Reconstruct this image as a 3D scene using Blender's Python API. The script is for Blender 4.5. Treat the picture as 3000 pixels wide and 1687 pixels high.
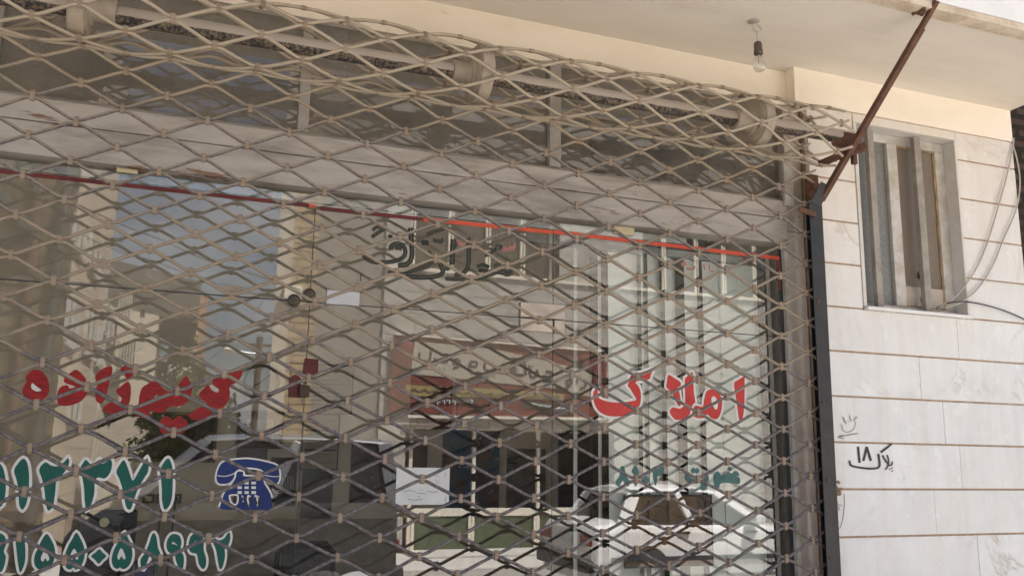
import bpy, bmesh, math, random
import numpy as np
from mathutils import Vector, Matrix, noise as mnoise
random.seed(7)
R = math.radians
for o in list(bpy.data.objects):
    bpy.data.objects.remove(o)
scn = bpy.context.scene
COL = scn.collection

# ------------------------------------------------------------------ camera
F, YAW, PITCH, ROLL = 2605.0, 0.3628, 0.1882, 0.0151      # focal length in photo pixels, radians
CX, CY = 1500.0, 843.5
CAM = np.array([0.0, -3.55, 1.55])
_f = np.array([math.sin(YAW) * math.cos(PITCH), math.cos(YAW) * math.cos(PITCH), math.sin(PITCH)])
_r = np.array([math.cos(YAW), -math.sin(YAW), 0.0])
_u = np.cross(_r, _f)
CR = _r * math.cos(ROLL) + _u * math.sin(ROLL)
CU = -_r * math.sin(ROLL) + _u * math.cos(ROLL)
cam = bpy.data.cameras.new('camera')
cam.sensor_width = 36.0
cam.lens = F / 3000.0 * 36.0
cam.clip_start = 0.05
cam.clip_end = 2000
co = bpy.data.objects.new('camera', cam)
co.matrix_world = Matrix(((CR[0], CU[0], -_f[0], CAM[0]), (CR[1], CU[1], -_f[1], CAM[1]), (CR[2], CU[2], -_f[2], CAM[2]), (0, 0, 0, 1)))
COL.objects.link(co)
scn.camera = co

# ------------------------------------------------------------------ sky, sun, exposure
SUN_EL, SUN_AZ = R(62), R(43)
w = bpy.data.worlds.new('World')
scn.world = w
w.use_nodes = True
wn, wl = w.node_tree.nodes, w.node_tree.links
wn.clear()
sky = wn.new('ShaderNodeTexSky')
sky.sky_type = 'NISHITA'
sky.sun_disc = False
sky.sun_elevation = SUN_EL
sky.sun_rotation = SUN_AZ
sky.air_density = 1.0
sky.dust_density = 4.0
tc = wn.new('ShaderNodeTexCoord')
mp = wn.new('ShaderNodeMapping')
mp.inputs['Scale'].default_value = (1.5, 1.5, 5.0)
cl = wn.new('ShaderNodeTexNoise')
cl.inputs['Scale'].default_value = 2.2
cl.inputs['Detail'].default_value = 6
rp = wn.new('ShaderNodeValToRGB')
rp.color_ramp.elements[0].position = 0.52
rp.color_ramp.elements[1].position = 0.72
mx = wn.new('ShaderNodeMix')
mx.data_type = 'RGBA'
mx.inputs[7].default_value = (9.0, 8.8, 8.6, 1)
bg = wn.new('ShaderNodeBackground')
bg.inputs['Strength'].default_value = 0.07
wo = wn.new('ShaderNodeOutputWorld')
wl.new(tc.outputs['Generated'], mp.inputs['Vector'])
wl.new(mp.outputs['Vector'], cl.inputs['Vector'])
wl.new(cl.outputs['Fac'], rp.inputs['Fac'])
ml = wn.new('ShaderNodeMath')
ml.operation = 'MULTIPLY'
ml.inputs[1].default_value = 0.45
wl.new(rp.outputs['Color'], ml.inputs[0])
wl.new(ml.outputs[0], mx.inputs[0])
wl.new(sky.outputs['Color'], mx.inputs[6])
wl.new(mx.outputs[2], bg.inputs['Color'])
wl.new(bg.outputs['Background'], wo.inputs['Surface'])

sl = bpy.data.lights.new('sun', 'SUN')
sl.energy = 4.8
sl.angle = R(0.5)
sl.color = (1.0, 0.955, 0.90)
so = bpy.data.objects.new('sun', sl)
sv = Vector((math.sin(SUN_AZ) * math.cos(SUN_EL), math.cos(SUN_AZ) * math.cos(SUN_EL), math.sin(SUN_EL)))
so.rotation_euler = sv.to_track_quat('Z', 'Y').to_euler()
so.location = (0, 0, 30)
COL.objects.link(so)

scn.view_settings.view_transform = 'Standard'
scn.view_settings.look = 'None'
scn.view_settings.gamma = 1
scn.view_settings.exposure = 1.90
scn.cycles.max_bounces = 10
scn.cycles.transparent_max_bounces = 24
scn.cycles.diffuse_bounces = 5
scn.cycles.glossy_bounces = 5
scn.cycles.use_denoising = True
scn.cycles.caustics_reflective = False

# ------------------------------------------------------------------ geometry helpers
YG = 0.10            # plane of the shop glass


def ray(u, v):
    return CR * (u - CX) / F - CU * (v - CY) / F + _f


def at(u, v, y):
    """point where the photo's sight line u, v meets the real plane at depth y"""
    d = ray(u, v)
    p = CAM + d * (y - CAM[1]) / d[1]
    return Vector(p)


def atz(u, v, z):
    d = ray(u, v)
    return Vector(CAM + d * (z - CAM[2]) / d[2])


def mir(u, v, yv):
    """real point across the street whose mirror image in the shop glass lies on sight line u, v"""
    p = at(u, v, yv)
    return Vector((p.x, 2 * YG - p.y, p.z))


class MB:
    def __init__(s):
        s.v, s.f, s.fr, s.r = [], [], [], 0.5

    def add(s, vs, fs):
        b = len(s.v)
        s.v += [tuple(p) for p in vs]
        for f in fs:
            s.f.append(tuple(i + b for i in f))
            s.fr.append(s.r)

    def box(s, x0, x1, y0, y1, z0, z1):
        vs = [(x, y, z) for z in (z0, z1) for y in (y0, y1) for x in (x0, x1)]
        s.add(vs, [(0, 2, 3, 1), (4, 5, 7, 6), (0, 1, 5, 4), (2, 6, 7, 3), (0, 4, 6, 2), (1, 3, 7, 5)])

    def beam(s, p0, p1, wx, wy, up=(0, 0, 1)):
        p0, p1 = Vector(p0), Vector(p1)
        d = (p1 - p0).normalized()
        a = d.cross(Vector(up))
        if a.length < 1e-4:
            a = d.cross(Vector((0, 1, 0)))
        a.normalize()
        b = a.cross(d).normalized()
        vs = []
        for p in (p0, p1):
            for i, j in ((-1, -1), (1, -1), (1, 1), (-1, 1)):
                vs.append(p + a * i * wx / 2 + b * j * wy / 2)
        s.add(vs, [(0, 3, 2, 1), (4, 5, 6, 7), (0, 1, 5, 4), (1, 2, 6, 5), (2, 3, 7, 6), (3, 0, 4, 7)])

    def tube(s, pts, rad, n=6, cap=True):
        pts = [Vector(p) for p in pts]
        m = len(pts)
        vs, fs = [], []
        prev = None
        for i, p in enumerate(pts):
            t = (pts[min(i + 1, m - 1)] - pts[max(i - 1, 0)]).normalized()
            if prev is None:
                a = t.cross(Vector((0, 0, 1)))
                if a.length < 1e-3:
                    a = t.cross(Vector((0, 1, 0)))
                a.normalize()
            else:
                a = (prev - t * prev.dot(t)).normalized()
            prev = a
            b = t.cross(a)
            r = rad[i] if isinstance(rad, (list, tuple)) else rad
            for k in range(n):
                c = 2 * math.pi * k / n
                vs.append(p + a * math.cos(c) * r + b * math.sin(c) * r)
        for i in range(m - 1):
            for k in range(n):
                k2 = (k + 1) % n
                fs.append((i * n + k, i * n + k2, (i + 1) * n + k2, (i + 1) * n + k))
        if cap:
            fs.append(tuple(range(n - 1, -1, -1)))
            fs.append(tuple((m - 1) * n + k for k in range(n)))
        s.add(vs, fs)

    def lathe(s, o, axis, prof, n=24):
        """prof: (distance along axis, radius)"""
        o, axis = Vector(o), Vector(axis).normalized()
        a = axis.cross(Vector((0, 0, 1)))
        if a.length < 1e-3:
            a = axis.cross(Vector((0, 1, 0)))
        a.normalize()
        b = axis.cross(a)
        vs, fs = [], []
        for (h, r) in prof:
            for k in range(n):
                c = 2 * math.pi * k / n
                vs.append(o + axis * h + a * math.cos(c) * r + b * math.sin(c) * r)
        for i in range(len(prof) - 1):
            for k in range(n):
                k2 = (k + 1) % n
                fs.append((i * n + k, i * n + k2, (i + 1) * n + k2, (i + 1) * n + k))
        fs.append(tuple(range(n - 1, -1, -1)))
        fs.append(tuple((len(prof) - 1) * n + k for k in range(n)))
        s.add(vs, fs)

    def quad(s, a, b, c, d):
        s.add([a, b, c, d], [(0, 1, 2, 3)])

    def build(s, name, m, parent=None, smooth=False, bevel=0, wn=False):
        me = bpy.data.meshes.new(name)
        me.from_pydata(s.v, [], s.f)
        me.update()
        bm = bmesh.new()
        bm.from_mesh(me)
        bmesh.ops.recalc_face_normals(bm, faces=bm.faces)
        bm.to_mesh(me)
        bm.free()
        if len(set(s.fr)) > 1:
            at_ = me.attributes.new('rnd', 'FLOAT', 'FACE')
            at_.data.foreach_set('value', s.fr)
        return finish(name, me, m, parent, smooth, bevel)


def finish(name, me, m, parent=None, smooth=False, bevel=0):
    if m:
        me.materials.append(m)
    if smooth:
        me.polygons.foreach_set('use_smooth', [True] * len(me.polygons))
    o = bpy.data.objects.new(name, me)
    COL.objects.link(o)
    if parent:
        o.parent = parent
    if bevel:
        b = o.modifiers.new('bevel', 'BEVEL')
        b.width = bevel
        b.segments = 2
        b.limit_method = 'ANGLE'
    return o


def tag(o, label=None, cat=None, group=None, kind=None):
    if label:
        o['label'] = label
    if cat:
        o['category'] = cat
    if group:
        o['group'] = group
    if kind:
        o['kind'] = kind
    return o


def thing(name, label, cat, group=None, loc=(0, 0, 0)):
    o = bpy.data.objects.new(name, None)
    o.empty_display_size = 0.1
    o.location = loc
    COL.objects.link(o)
    return tag(o, label, cat, group)


def smooth_pts(pts, closed=True, n=3):
    out = []
    m = len(pts)
    rng = range(m) if closed else range(m - 1)
    for i in rng:
        if closed:
            p = [pts[(i + k) % m] for k in (-1, 0, 1, 2)]
        else:
            p = [pts[max(i - 1, 0)], pts[i], pts[i + 1], pts[min(i + 2, m - 1)]]
        for k in range(n):
            t = k / n
            q = []
            for c in range(len(pts[0])):
                a, b, d, e = p[0][c], p[1][c], p[2][c], p[3][c]
                q.append(0.5 * (2 * b + (d - a) * t + (2 * a - 5 * b + 4 * d - e) * t * t + (3 * b - a - 3 * d + e) * t ** 3))
            out.append(tuple(q))
    if not closed:
        out.append(tuple(pts[-1]))
    return out


def flat(name, contours, y, m, parent=None, off=0.0, thick=0.0005, back=False):
    """flat plate in the plane y, contours in world (x, z); holes by even-odd; off widens it; back: faces +y"""
    cu = bpy.data.curves.new(name, 'CURVE')
    cu.dimensions = '2D'
    cu.fill_mode = 'BOTH'
    cu.extrude = thick / 2
    cu.offset = off
    for c in contours:
        a = sum(c[i][0] * c[(i + 1) % len(c)][1] - c[(i + 1) % len(c)][0] * c[i][1] for i in range(len(c)))
        if a > 0:
            c = c[::-1]
        sp = cu.splines.new('POLY')
        sp.points.add(len(c) - 1)
        for q, p in zip(sp.points, c):
            q.co = (p[0], p[1], 0, 1)
        sp.use_cyclic_u = True
    ob = bpy.data.objects.new(name, cu)
    me0 = ob.to_mesh()
    vs = [tuple(v.co) for v in me0.vertices]
    fs = [tuple(p.vertices) for p in me0.polygons]
    ob.to_mesh_clear()
    bpy.data.objects.remove(ob)
    bpy.data.curves.remove(cu)
    mb = MB()
    mb.add([(v[0], y + (v[2] if back else -v[2]), v[1]) for v in vs], fs)
    return mb.build(name, m, parent)


def crop(ox, oy, s):
    """pixel in an enlarged view of the photo -> photo pixel"""
    return lambda p: (p[0] / s + ox, p[1] / s + oy)


def wall_pts(pts, T, y):
    out = []
    for p in pts:
        u, v = T(p)
        q = at(u, v, y)
        out.append((q.x, q.z))
    return out


def mir_pts(pts, T, yv):
    out = []
    for p in pts:
        u, v = T(p)
        q = mir(u, v, yv)
        out.append((q.x, q.z))
    return out


def ribbon(pts, w, n=4, taper=None):
    c = smooth_pts(pts, False, n) if len(pts) > 2 else pts
    m = len(c)
    L, Rr = [], []
    for i, p in enumerate(c):
        a, b = c[max(i - 1, 0)], c[min(i + 1, m - 1)]
        dx, dy = b[0] - a[0], b[1] - a[1]
        l = math.hypot(dx, dy) or 1
        ww = w * (taper[0] + (taper[1] - taper[0]) * i / (m - 1) if taper else 1) / 2
        L.append((p[0] - dy / l * ww, p[1] + dx / l * ww))
        Rr.append((p[0] + dy / l * ww, p[1] - dx / l * ww))
    return L + Rr[::-1]


# ------------------------------------------------------------------ materials
class NT:
    def __init__(s, name):
        s.m = bpy.data.materials.new(name)
        s.m.use_nodes = True
        s.n, s.l = s.m.node_tree.nodes, s.m.node_tree.links
        s.b = s.n['Principled BSDF']
        s.out = s.n['Material Output']
        s.geo = s.n.new('ShaderNodeNewGeometry')

    def pos(s, scale=(1, 1, 1), rot=(0, 0, 0)):
        mp = s.n.new('ShaderNodeMapping')
        mp.inputs['Scale'].default_value = scale
        mp.inputs['Rotation'].default_value = rot
        s.l.new(s.geo.outputs['Position'], mp.inputs['Vector'])
        return mp.outputs['Vector']

    def noise(s, scale, detail=4, rough=0.6, vec=None, dist=0):
        n = s.n.new('ShaderNodeTexNoise')
        n.inputs['Scale'].default_value = scale
        n.inputs['Detail'].default_value = detail
        n.inputs['Roughness'].default_value = rough
        n.inputs['Distortion'].default_value = dist
        s.l.new(vec or s.pos(), n.inputs['Vector'])
        return n.outputs['Fac']

    def ramp(s, fac, a, b):
        n = s.n.new('ShaderNodeMapRange')
        n.interpolation_type = 'SMOOTHSTEP'
        n.inputs[1].default_value = a
        n.inputs[2].default_value = b
        s.l.new(fac, n.inputs[0])
        return n.outputs[0]

    def math(s, op, a, b=None):
        n = s.n.new('ShaderNodeMath')
        n.operation = op
        for i, x in enumerate((a, b)):
            if x is None:
                continue
            if isinstance(x, (int, float)):
                n.inputs[i].default_value = x
            else:
                s.l.new(x, n.inputs[i])
        return n.outputs[0]

    def mix(s, fac, a, b):
        n = s.n.new('ShaderNodeMix')
        n.data_type = 'RGBA'
        for i, x in ((0, fac), (6, a), (7, b)):
            if isinstance(x, (int, float)):
                n.inputs[i].default_value = x
            elif isinstance(x, tuple):
                n.inputs[i].default_value = (*x[:3], 1)
            else:
                s.l.new(x, n.inputs[i])
        return n.outputs[2]

    def z(s):
        n = s.n.new('ShaderNodeSeparateXYZ')
        s.l.new(s.geo.outputs['Position'], n.inputs[0])
        return n.outputs

    def nz(s):
        n = s.n.new('ShaderNodeSeparateXYZ')
        s.l.new(s.geo.outputs['Normal'], n.inputs[0])
        return n.outputs

    def attr(s, name):
        n = s.n.new('ShaderNodeAttribute')
        n.attribute_name = name
        return n.outputs['Fac']

    def done(s, col, rough=0.6, metal=0.0, bump=None, strength=0.3, dist=0.004, spec=0.5):
        if isinstance(col, tuple):
            s.b.inputs['Base Color'].default_value = (*col[:3], 1)
        else:
            s.l.new(col, s.b.inputs['Base Color'])
        if isinstance(rough, (int, float)):
            s.b.inputs['Roughness'].default_value = rough
        else:
            s.l.new(rough, s.b.inputs['Roughness'])
        s.b.inputs['Metallic'].default_value = metal
        s.b.inputs['Specular IOR Level'].default_value = spec
        if bump is not None:
            b = s.n.new('ShaderNodeBump')
            b.inputs['Strength'].default_value = strength
            b.inputs['Distance'].default_value = dist
            s.l.new(bump, b.inputs['Height'])
            s.l.new(b.outputs['Normal'], s.b.inputs['Normal'])
        return s.m


def M(name, c1, c2=None, scale=6, lo=0.35, hi=0.65, spot=None, rough=0.6, metal=0.0, bump=0.15, stretch=(1, 1, 1), spec=0.4, bscale=60, crack=None):
    t = NT(name)
    v = t.pos(stretch)
    col = c1
    if c2:
        col = t.mix(t.ramp(t.noise(scale, 5, 0.65, v), lo, hi), c1, c2)
    if spot:
        sc, sscale, a, b = spot
        col = t.mix(t.ramp(t.noise(sscale, 6, 0.7, v), a, b), col, sc)
    if crack:
        ccol, cs_, cw_ = crack
        vo = t.n.new('ShaderNodeTexVoronoi')
        vo.feature = 'DISTANCE_TO_EDGE'
        vo.inputs['Scale'].default_value = cs_
        wv = t.n.new('ShaderNodeVectorMath')
        wv.operation = 'ADD'
        nn = t.n.new('ShaderNodeTexNoise')
        nn.inputs['Scale'].default_value = 3.0
        nn.inputs['Detail'].default_value = 4
        t.l.new(t.pos(), nn.inputs['Vector'])
        t.l.new(t.pos(), wv.inputs[0])
        sc_ = t.n.new('ShaderNodeVectorMath')
        sc_.operation = 'SCALE'
        sc_.inputs[3].default_value = 0.30
        t.l.new(nn.outputs['Color'], sc_.inputs[0])
        t.l.new(sc_.outputs[0], wv.inputs[1])
        t.l.new(wv.outputs[0], vo.inputs['Vector'])
        line = t.math('SUBTRACT', 1.0, t.ramp(vo.outputs['Distance'], 0.0, cw_))
        line = t.math('MULTIPLY', line, t.ramp(t.noise(1.7, 4), 0.48, 0.62))
        col = t.mix(t.math('MULTIPLY', line, 0.75), col, ccol)
    bm = t.noise(bscale, 3, 0.6, v) if bump else None
    return t.done(col, rough, metal, bm, bump, 0.003, spec)


def marble(name, base, vein, tint, warm_z=False, vscale=1.6, diag=False):
    t = NT(name)
    r = t.attr('rnd')
    v = t.pos((0.55, 1, 2.4), (0, R(38), 0)) if diag else t.pos((1, 1, 1))
    vm = t.n.new('ShaderNodeVectorMath')
    vm.operation = 'ADD'
    cb = t.n.new('ShaderNodeCombineXYZ')
    t.l.new(t.math('MULTIPLY', r, 37.0), cb.inputs[0])
    t.l.new(t.math('MULTIPLY', r, 91.0), cb.inputs[2])
    t.l.new(v, vm.inputs[0])
    t.l.new(cb.outputs[0], vm.inputs[1])
    vv = vm.outputs[0]
    n = t.noise(vscale, 7, 0.62, vv, 1.2)
    vein_f = t.math('SUBTRACT', 1.0, t.ramp(t.math('ABSOLUTE', t.math('SUBTRACT', n, 0.5)), 0.0, 0.03))
    mask = t.ramp(t.noise(vscale * 1.1, 3, 0.5, vv), 0.5, 0.72)
    col = t.mix(t.ramp(t.noise(4.0, 6, 0.7, vv), 0.35, 0.75), base, tint)
    col = t.mix(t.math('MULTIPLY', t.math('MULTIPLY', vein_f, mask), 0.8), col, vein)
    col = t.mix(t.math('MULTIPLY', t.ramp(r, 0.0, 1.0), 0.24), col, (base[0] * 0.75, base[1] * 0.74, base[2] * 0.72))
    # pinholes and specks of dirt
    col = t.mix(t.math('MULTIPLY', t.ramp(t.noise(48, 3, 0.8), 0.70, 0.76), 0.45), col, (0.25, 0.2, 0.15))
    if warm_z:   # warm bounce light and dirt painted in, stronger upwards; brown run-off streaks
        zz = t.z()[2]
        st = t.ramp(t.noise(3.2, 6, 0.7, t.pos((3.5, 1, 0.35))), 0.35, 0.8)
        col = t.mix(t.math('MULTIPLY', t.ramp(zz, 1.6, 3.4), 0.45), col, (0.70, 0.57, 0.42))
        col = t.mix(t.math('MULTIPLY', st, 0.34), col, (0.55, 0.44, 0.33))
    return t.done(col, t.ramp(t.noise(9), 0.2, 1.4), 0, t.noise(14, 5, 0.6), 0.12, 0.006, 0.45)


def rod_mat():
    """painted rod: beige paint intact high up, worn to dark grey-blue steel with brown rust lower down"""
    t = NT('worn_rod_paint')
    zz = t.z()[2]
    n1 = t.noise(7, 5, 0.7, t.pos((1, 1, 1.6)))
    n2 = t.noise(55, 5, 0.75)
    wear_shade = t.math('ADD', t.math('MULTIPLY', t.math('SUBTRACT', 2.38, zz), 0.55), t.math('MULTIPLY', t.math('SUBTRACT', n1, 0.5), 1.1))
    wear_shade = t.math('ADD', wear_shade, t.math('MULTIPLY', t.math('SUBTRACT', n2, 0.5), 0.55))
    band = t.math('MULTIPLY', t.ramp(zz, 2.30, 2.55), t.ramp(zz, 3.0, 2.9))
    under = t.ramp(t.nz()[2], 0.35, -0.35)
    wear_shade = t.math('ADD', wear_shade, t.math('MULTIPLY', t.math('MULTIPLY', band, under), 0.62))  # shade painted onto the rod undersides just below the roll
    roll = t.ramp(zz, 2.92, 3.04)
    beige = t.mix(roll, t.mix(n2, (0.25, 0.20, 0.145), (0.33, 0.272, 0.20)), t.mix(n2, (0.35, 0.29, 0.215), (0.42, 0.355, 0.27)))
    steel = t.mix(t.ramp(n2, 0.4, 0.62), (0.085, 0.082, 0.095), (0.21, 0.18, 0.165))
    col = t.mix(t.ramp(wear_shade, 0.12, 0.38), beige, steel)
    rust = t.ramp(t.noise(11, 6, 0.8), 0.60, 0.68)
    mid = t.math('MULTIPLY', t.ramp(zz, 3.05, 2.85), 1.0)
    col = t.mix(t.math('MULTIPLY', t.math('MULTIPLY', rust, mid), 0.75), col, (0.16, 0.075, 0.04))
    return t.done(col, 0.62, 0, n2, 0.35, 0.002, 0.35)


def glass_mat(name, f0=0.09, tint=(0.93, 0.96, 0.95), dirt=0.0, dust=(0.45, 0.40, 0.33), wiped=False):
    t = NT(name)
    t.n.remove(t.b)
    dp = t.n.new('ShaderNodeVectorMath')
    dp.operation = 'DOT_PRODUCT'
    t.l.new(t.geo.outputs['Incoming'], dp.inputs[0])
    t.l.new(t.geo.outputs['Normal'], dp.inputs[1])
    c = t.math('ABSOLUTE', dp.outputs['Value'])
    p = t.math('POWER', t.math('SUBTRACT', 1.0, c), 5.0)
    fr = t.math('ADD', t.math('MULTIPLY', p, 1 - f0), f0)
    tr = t.n.new('ShaderNodeBsdfTransparent')
    tr.inputs['Color'].default_value = (*tint, 1)
    gl = t.n.new('ShaderNodeBsdfGlossy')
    gl.inputs['Roughness'].default_value = 0.0
    gl.inputs['Color'].default_value = (0.98, 0.985, 1, 1)
    mx = t.n.new('ShaderNodeMixShader')
    t.l.new(fr, mx.inputs[0])
    t.l.new(tr.outputs[0], mx.inputs[1])
    t.l.new(gl.outputs[0], mx.inputs[2])
    last = mx
    if dirt:
        df = t.n.new('ShaderNodeBsdfDiffuse')
        df.inputs['Color'].default_value = (*dust, 1)
        m2 = t.n.new('ShaderNodeMixShader')
        d = t.math('MULTIPLY', t.ramp(t.noise(2.2, 6, 0.7, t.pos((1, 1, 0.6))), 0.0, 0.8), dirt)
        if wiped:    # the reach of a cleaning arm: dust is left on the upper glass
            d = t.math('MULTIPLY', d, t.math('ADD', t.math('MULTIPLY', t.ramp(t.z()[2], 1.45, 2.25), 0.80), 0.20))
        t.l.new(d, m2.inputs[0])
        t.l.new(mx.outputs[0], m2.inputs[1])
        t.l.new(df.outputs[0], m2.inputs[2])
        last = m2
    t.l.new(last.outputs[0], t.out.inputs['Surface'])
    return t.m


def brick_mat(name, c1, c2, mortar, sx=1.0, rot=True, msize=0.02, bw=0.24, rh=0.075, var=0.5):
    t = NT(name)
    v = t.pos((1, 1, 1), (R(90), 0, 0) if rot is True else (R(90), 0, R(90)))
    if rot == 'side':
        sp = t.z()
        cb = t.n.new('ShaderNodeCombineXYZ')
        t.l.new(sp[1], cb.inputs[0])
        t.l.new(sp[2], cb.inputs[1])
        v = cb.outputs[0]
    else:
        sp = t.z()
        cb = t.n.new('ShaderNodeCombineXYZ')
        t.l.new(sp[0], cb.inputs[0])
        t.l.new(sp[2], cb.inputs[1])
        v = cb.outputs[0]
    b = t.n.new('ShaderNodeTexBrick')
    b.inputs['Color1'].default_value = (*c1, 1)
    b.inputs['Color2'].default_value = (*c2, 1)
    b.inputs['Mortar'].default_value = (*mortar, 1)
    b.inputs['Scale'].default_value = 1.0
    b.inputs['Mortar Size'].default_value = msize
    b.inputs['Brick Width'].default_value = bw
    b.inputs['Row Height'].default_value = rh
    t.l.new(v, b.inputs['Vector'])
    col = t.mix(t.math('MULTIPLY', t.ramp(t.noise(1.3, 6, 0.7), 0.35, 0.7), var), b.outputs['Color'], (c1[0] * 0.45, c1[1] * 0.45, c1[2] * 0.45))
    return t.done(col, 0.85, 0, b.outputs['Fac'], -0.4, 0.01, 0.2)


m_slab = marble('white_marble_slabs', (0.735, 0.765, 0.795), (0.38, 0.34, 0.30), (0.65, 0.68, 0.715), True)
m_mortar = M('brown_joint_mortar', (0.42, 0.31, 0.22), (0.31, 0.22, 0.155), 20, rough=0.9)
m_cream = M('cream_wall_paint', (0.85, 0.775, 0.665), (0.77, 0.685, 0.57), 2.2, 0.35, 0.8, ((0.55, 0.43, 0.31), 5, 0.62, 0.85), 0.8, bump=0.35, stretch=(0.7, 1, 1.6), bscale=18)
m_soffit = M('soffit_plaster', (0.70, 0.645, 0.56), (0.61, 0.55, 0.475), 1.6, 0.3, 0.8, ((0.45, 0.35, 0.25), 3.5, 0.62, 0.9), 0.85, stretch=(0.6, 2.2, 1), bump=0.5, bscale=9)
m_fascia = M('white_fascia_stone', (0.80, 0.80, 0.79), (0.74, 0.74, 0.74), 3, spot=((0.45, 0.45, 0.46), 6, 0.68, 0.74), rough=0.6)
m_drip = M('brown_drip_edge', (0.62, 0.53, 0.42), (0.46, 0.37, 0.27), 7, 0.4, 0.6, stretch=(1, 1, 1), rough=0.9)
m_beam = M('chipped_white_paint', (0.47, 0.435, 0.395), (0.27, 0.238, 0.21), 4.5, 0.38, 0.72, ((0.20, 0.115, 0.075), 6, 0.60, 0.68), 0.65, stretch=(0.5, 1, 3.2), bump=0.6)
m_mull = M('grey_painted_steel', (0.40, 0.37, 0.34), (0.32, 0.29, 0.26), 8, rough=0.6)
m_jamb = marble('grey_pink_stone', (0.48, 0.42, 0.37), (0.22, 0.15, 0.11), (0.38, 0.325, 0.285), False, 5.0)
m_alu = M('grey_aluminium', (0.42, 0.44, 0.45), (0.34, 0.36, 0.37), 10, rough=0.35, metal=0.6, bump=0)
m_darkframe = M('dark_frame_paint', (0.03, 0.035, 0.04), (0.05, 0.05, 0.05), 9, rough=0.5, bump=0)
m_rail = M('dark_rail_paint', (0.017, 0.019, 0.023), (0.032, 0.031, 0.031), 7, 0.3, 0.7, ((0.10, 0.065, 0.045), 14, 0.64, 0.72), 0.5, bump=0.15)
m_rust = M('rusty_steel', (0.085, 0.04, 0.026), (0.14, 0.07, 0.045), 15, 0.3, 0.7, ((0.05, 0.025, 0.018), 40, 0.55, 0.7), 0.85, bump=0.5)
m_drum = M('beige_drum_paint', (0.38, 0.32, 0.25), (0.31, 0.255, 0.195), 12, spot=((0.25, 0.18, 0.12), 20, 0.68, 0.75), rough=0.6)
m_clip = M('beige_clip_steel', (0.30, 0.232, 0.168), (0.22, 0.163, 0.118), 18, 0.3, 0.7, ((0.22, 0.11, 0.055), 26, 0.58, 0.70), 0.6, bump=0.3)
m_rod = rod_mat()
m_glass = glass_mat('shop_glass', 0.16, dirt=0.15, wiped=True)
m_glass2 = glass_mat('transom_glass', 0.10, (0.72, 0.70, 0.66), dirt=0.58, dust=(0.285, 0.265, 0.24))
m_red = M('red_vinyl', (0.63, 0.055, 0.05), (0.52, 0.04, 0.038), 7, 0.3, 0.7, ((0.60, 0.14, 0.12), 22, 0.68, 0.76), rough=0.45, bump=0)
m_white = M('white_vinyl', (0.78, 0.78, 0.77), (0.72, 0.72, 0.71), 6, rough=0.45, bump=0)
m_green = M('green_vinyl', (0.002, 0.115, 0.095), (0.0, 0.085, 0.07), 7, 0.3, 0.7, ((0.03, 0.18, 0.15), 22, 0.68, 0.76), rough=0.45, bump=0)
m_teal = M('faded_teal_vinyl', (0.055, 0.15, 0.145), (0.09, 0.20, 0.19), 20, rough=0.6, bump=0)
m_blue = M('blue_vinyl', (0.009, 0.036, 0.19), (0.006, 0.025, 0.13), 8, 0.3, 0.7, ((0.03, 0.07, 0.26), 22, 0.68, 0.76), rough=0.45, bump=0)
m_redpaint = M('hand_brushed_red_paint', (0.34, 0.012, 0.016), (0.21, 0.008, 0.011), 30, 0.35, 0.65, ((0.36, 0.08, 0.06), 60, 0.66, 0.72), 0.4, stretch=(1, 1, 2.5), bump=0.4)
m_black = M('black_ink', (0.02, 0.02, 0.022), (0.035, 0.035, 0.04), 20, rough=0.5, bump=0)
m_pencil = M('grey_pencil', (0.16, 0.16, 0.16), rough=0.7, bump=0)
m_calli = M('dark_olive_brush_paint', (0.022, 0.021, 0.021), (0.035, 0.034, 0.031), 30, rough=0.5, bump=0)
m_calli2 = M('pale_green_brush_line', (0.14, 0.17, 0.12), rough=0.5, bump=0)
m_pink = M('worn_pink_paint', (0.42, 0.19, 0.17), (0.36, 0.14, 0.13), 30, rough=0.6, bump=0)
m_tape = M('orange_red_tape', (0.66, 0.105, 0.05), (0.58, 0.08, 0.04), 4, rough=0.5, bump=0)
m_tape2 = M('dark_red_tape', (0.11, 0.02, 0.02), (0.16, 0.03, 0.025), 4, rough=0.5, bump=0)
m_paper = M('white_paper', (0.72, 0.75, 0.76), (0.68, 0.71, 0.72), 5, rough=0.8, bump=0)
m_cardy = M('yellowed_card', (0.62, 0.56, 0.38), rough=0.8, bump=0)
m_brass = M('copper_toned_plate', (0.55, 0.50, 0.46), (0.48, 0.42, 0.37), 12, rough=0.35, metal=0.6, bump=0.1)
m_maroon = M('maroon_paint', (0.12, 0.02, 0.022), (0.09, 0.018, 0.02), 12, rough=0.4, bump=0)
m_lock = M('brown_lock_body', (0.10, 0.065, 0.05), (0.07, 0.045, 0.035), 30, rough=0.45, metal=0.4, bump=0)
m_blind = M('pale_blind_fabric', (0.76, 0.80, 0.76), (0.70, 0.74, 0.70), 40, rough=0.85, stretch=(1, 1, 6), bump=0.1)
m_inwall = M('interior_beige_wall', (0.80, 0.735, 0.64), (0.75, 0.685, 0.595), 2, rough=0.85)
m_wains = M('brown_granite_wainscot', (0.47, 0.415, 0.355), (0.33, 0.29, 0.245), 14, 0.3, 0.7, rough=0.4, bump=0)
m_backing = M('added_backing_brown', (0.045, 0.03, 0.022), (0.03, 0.02, 0.015), 5, rough=0.6, bump=0)
m_infloor = M('interior_floor_tile', (0.50, 0.455, 0.40), (0.44, 0.40, 0.35), 3, rough=0.4, bump=0)
m_winframe = M('pale_window_paint', (0.55, 0.535, 0.51), (0.38, 0.345, 0.295), 8, 0.35, 0.7, ((0.28, 0.20, 0.12), 12, 0.62, 0.74), 0.6)
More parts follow.
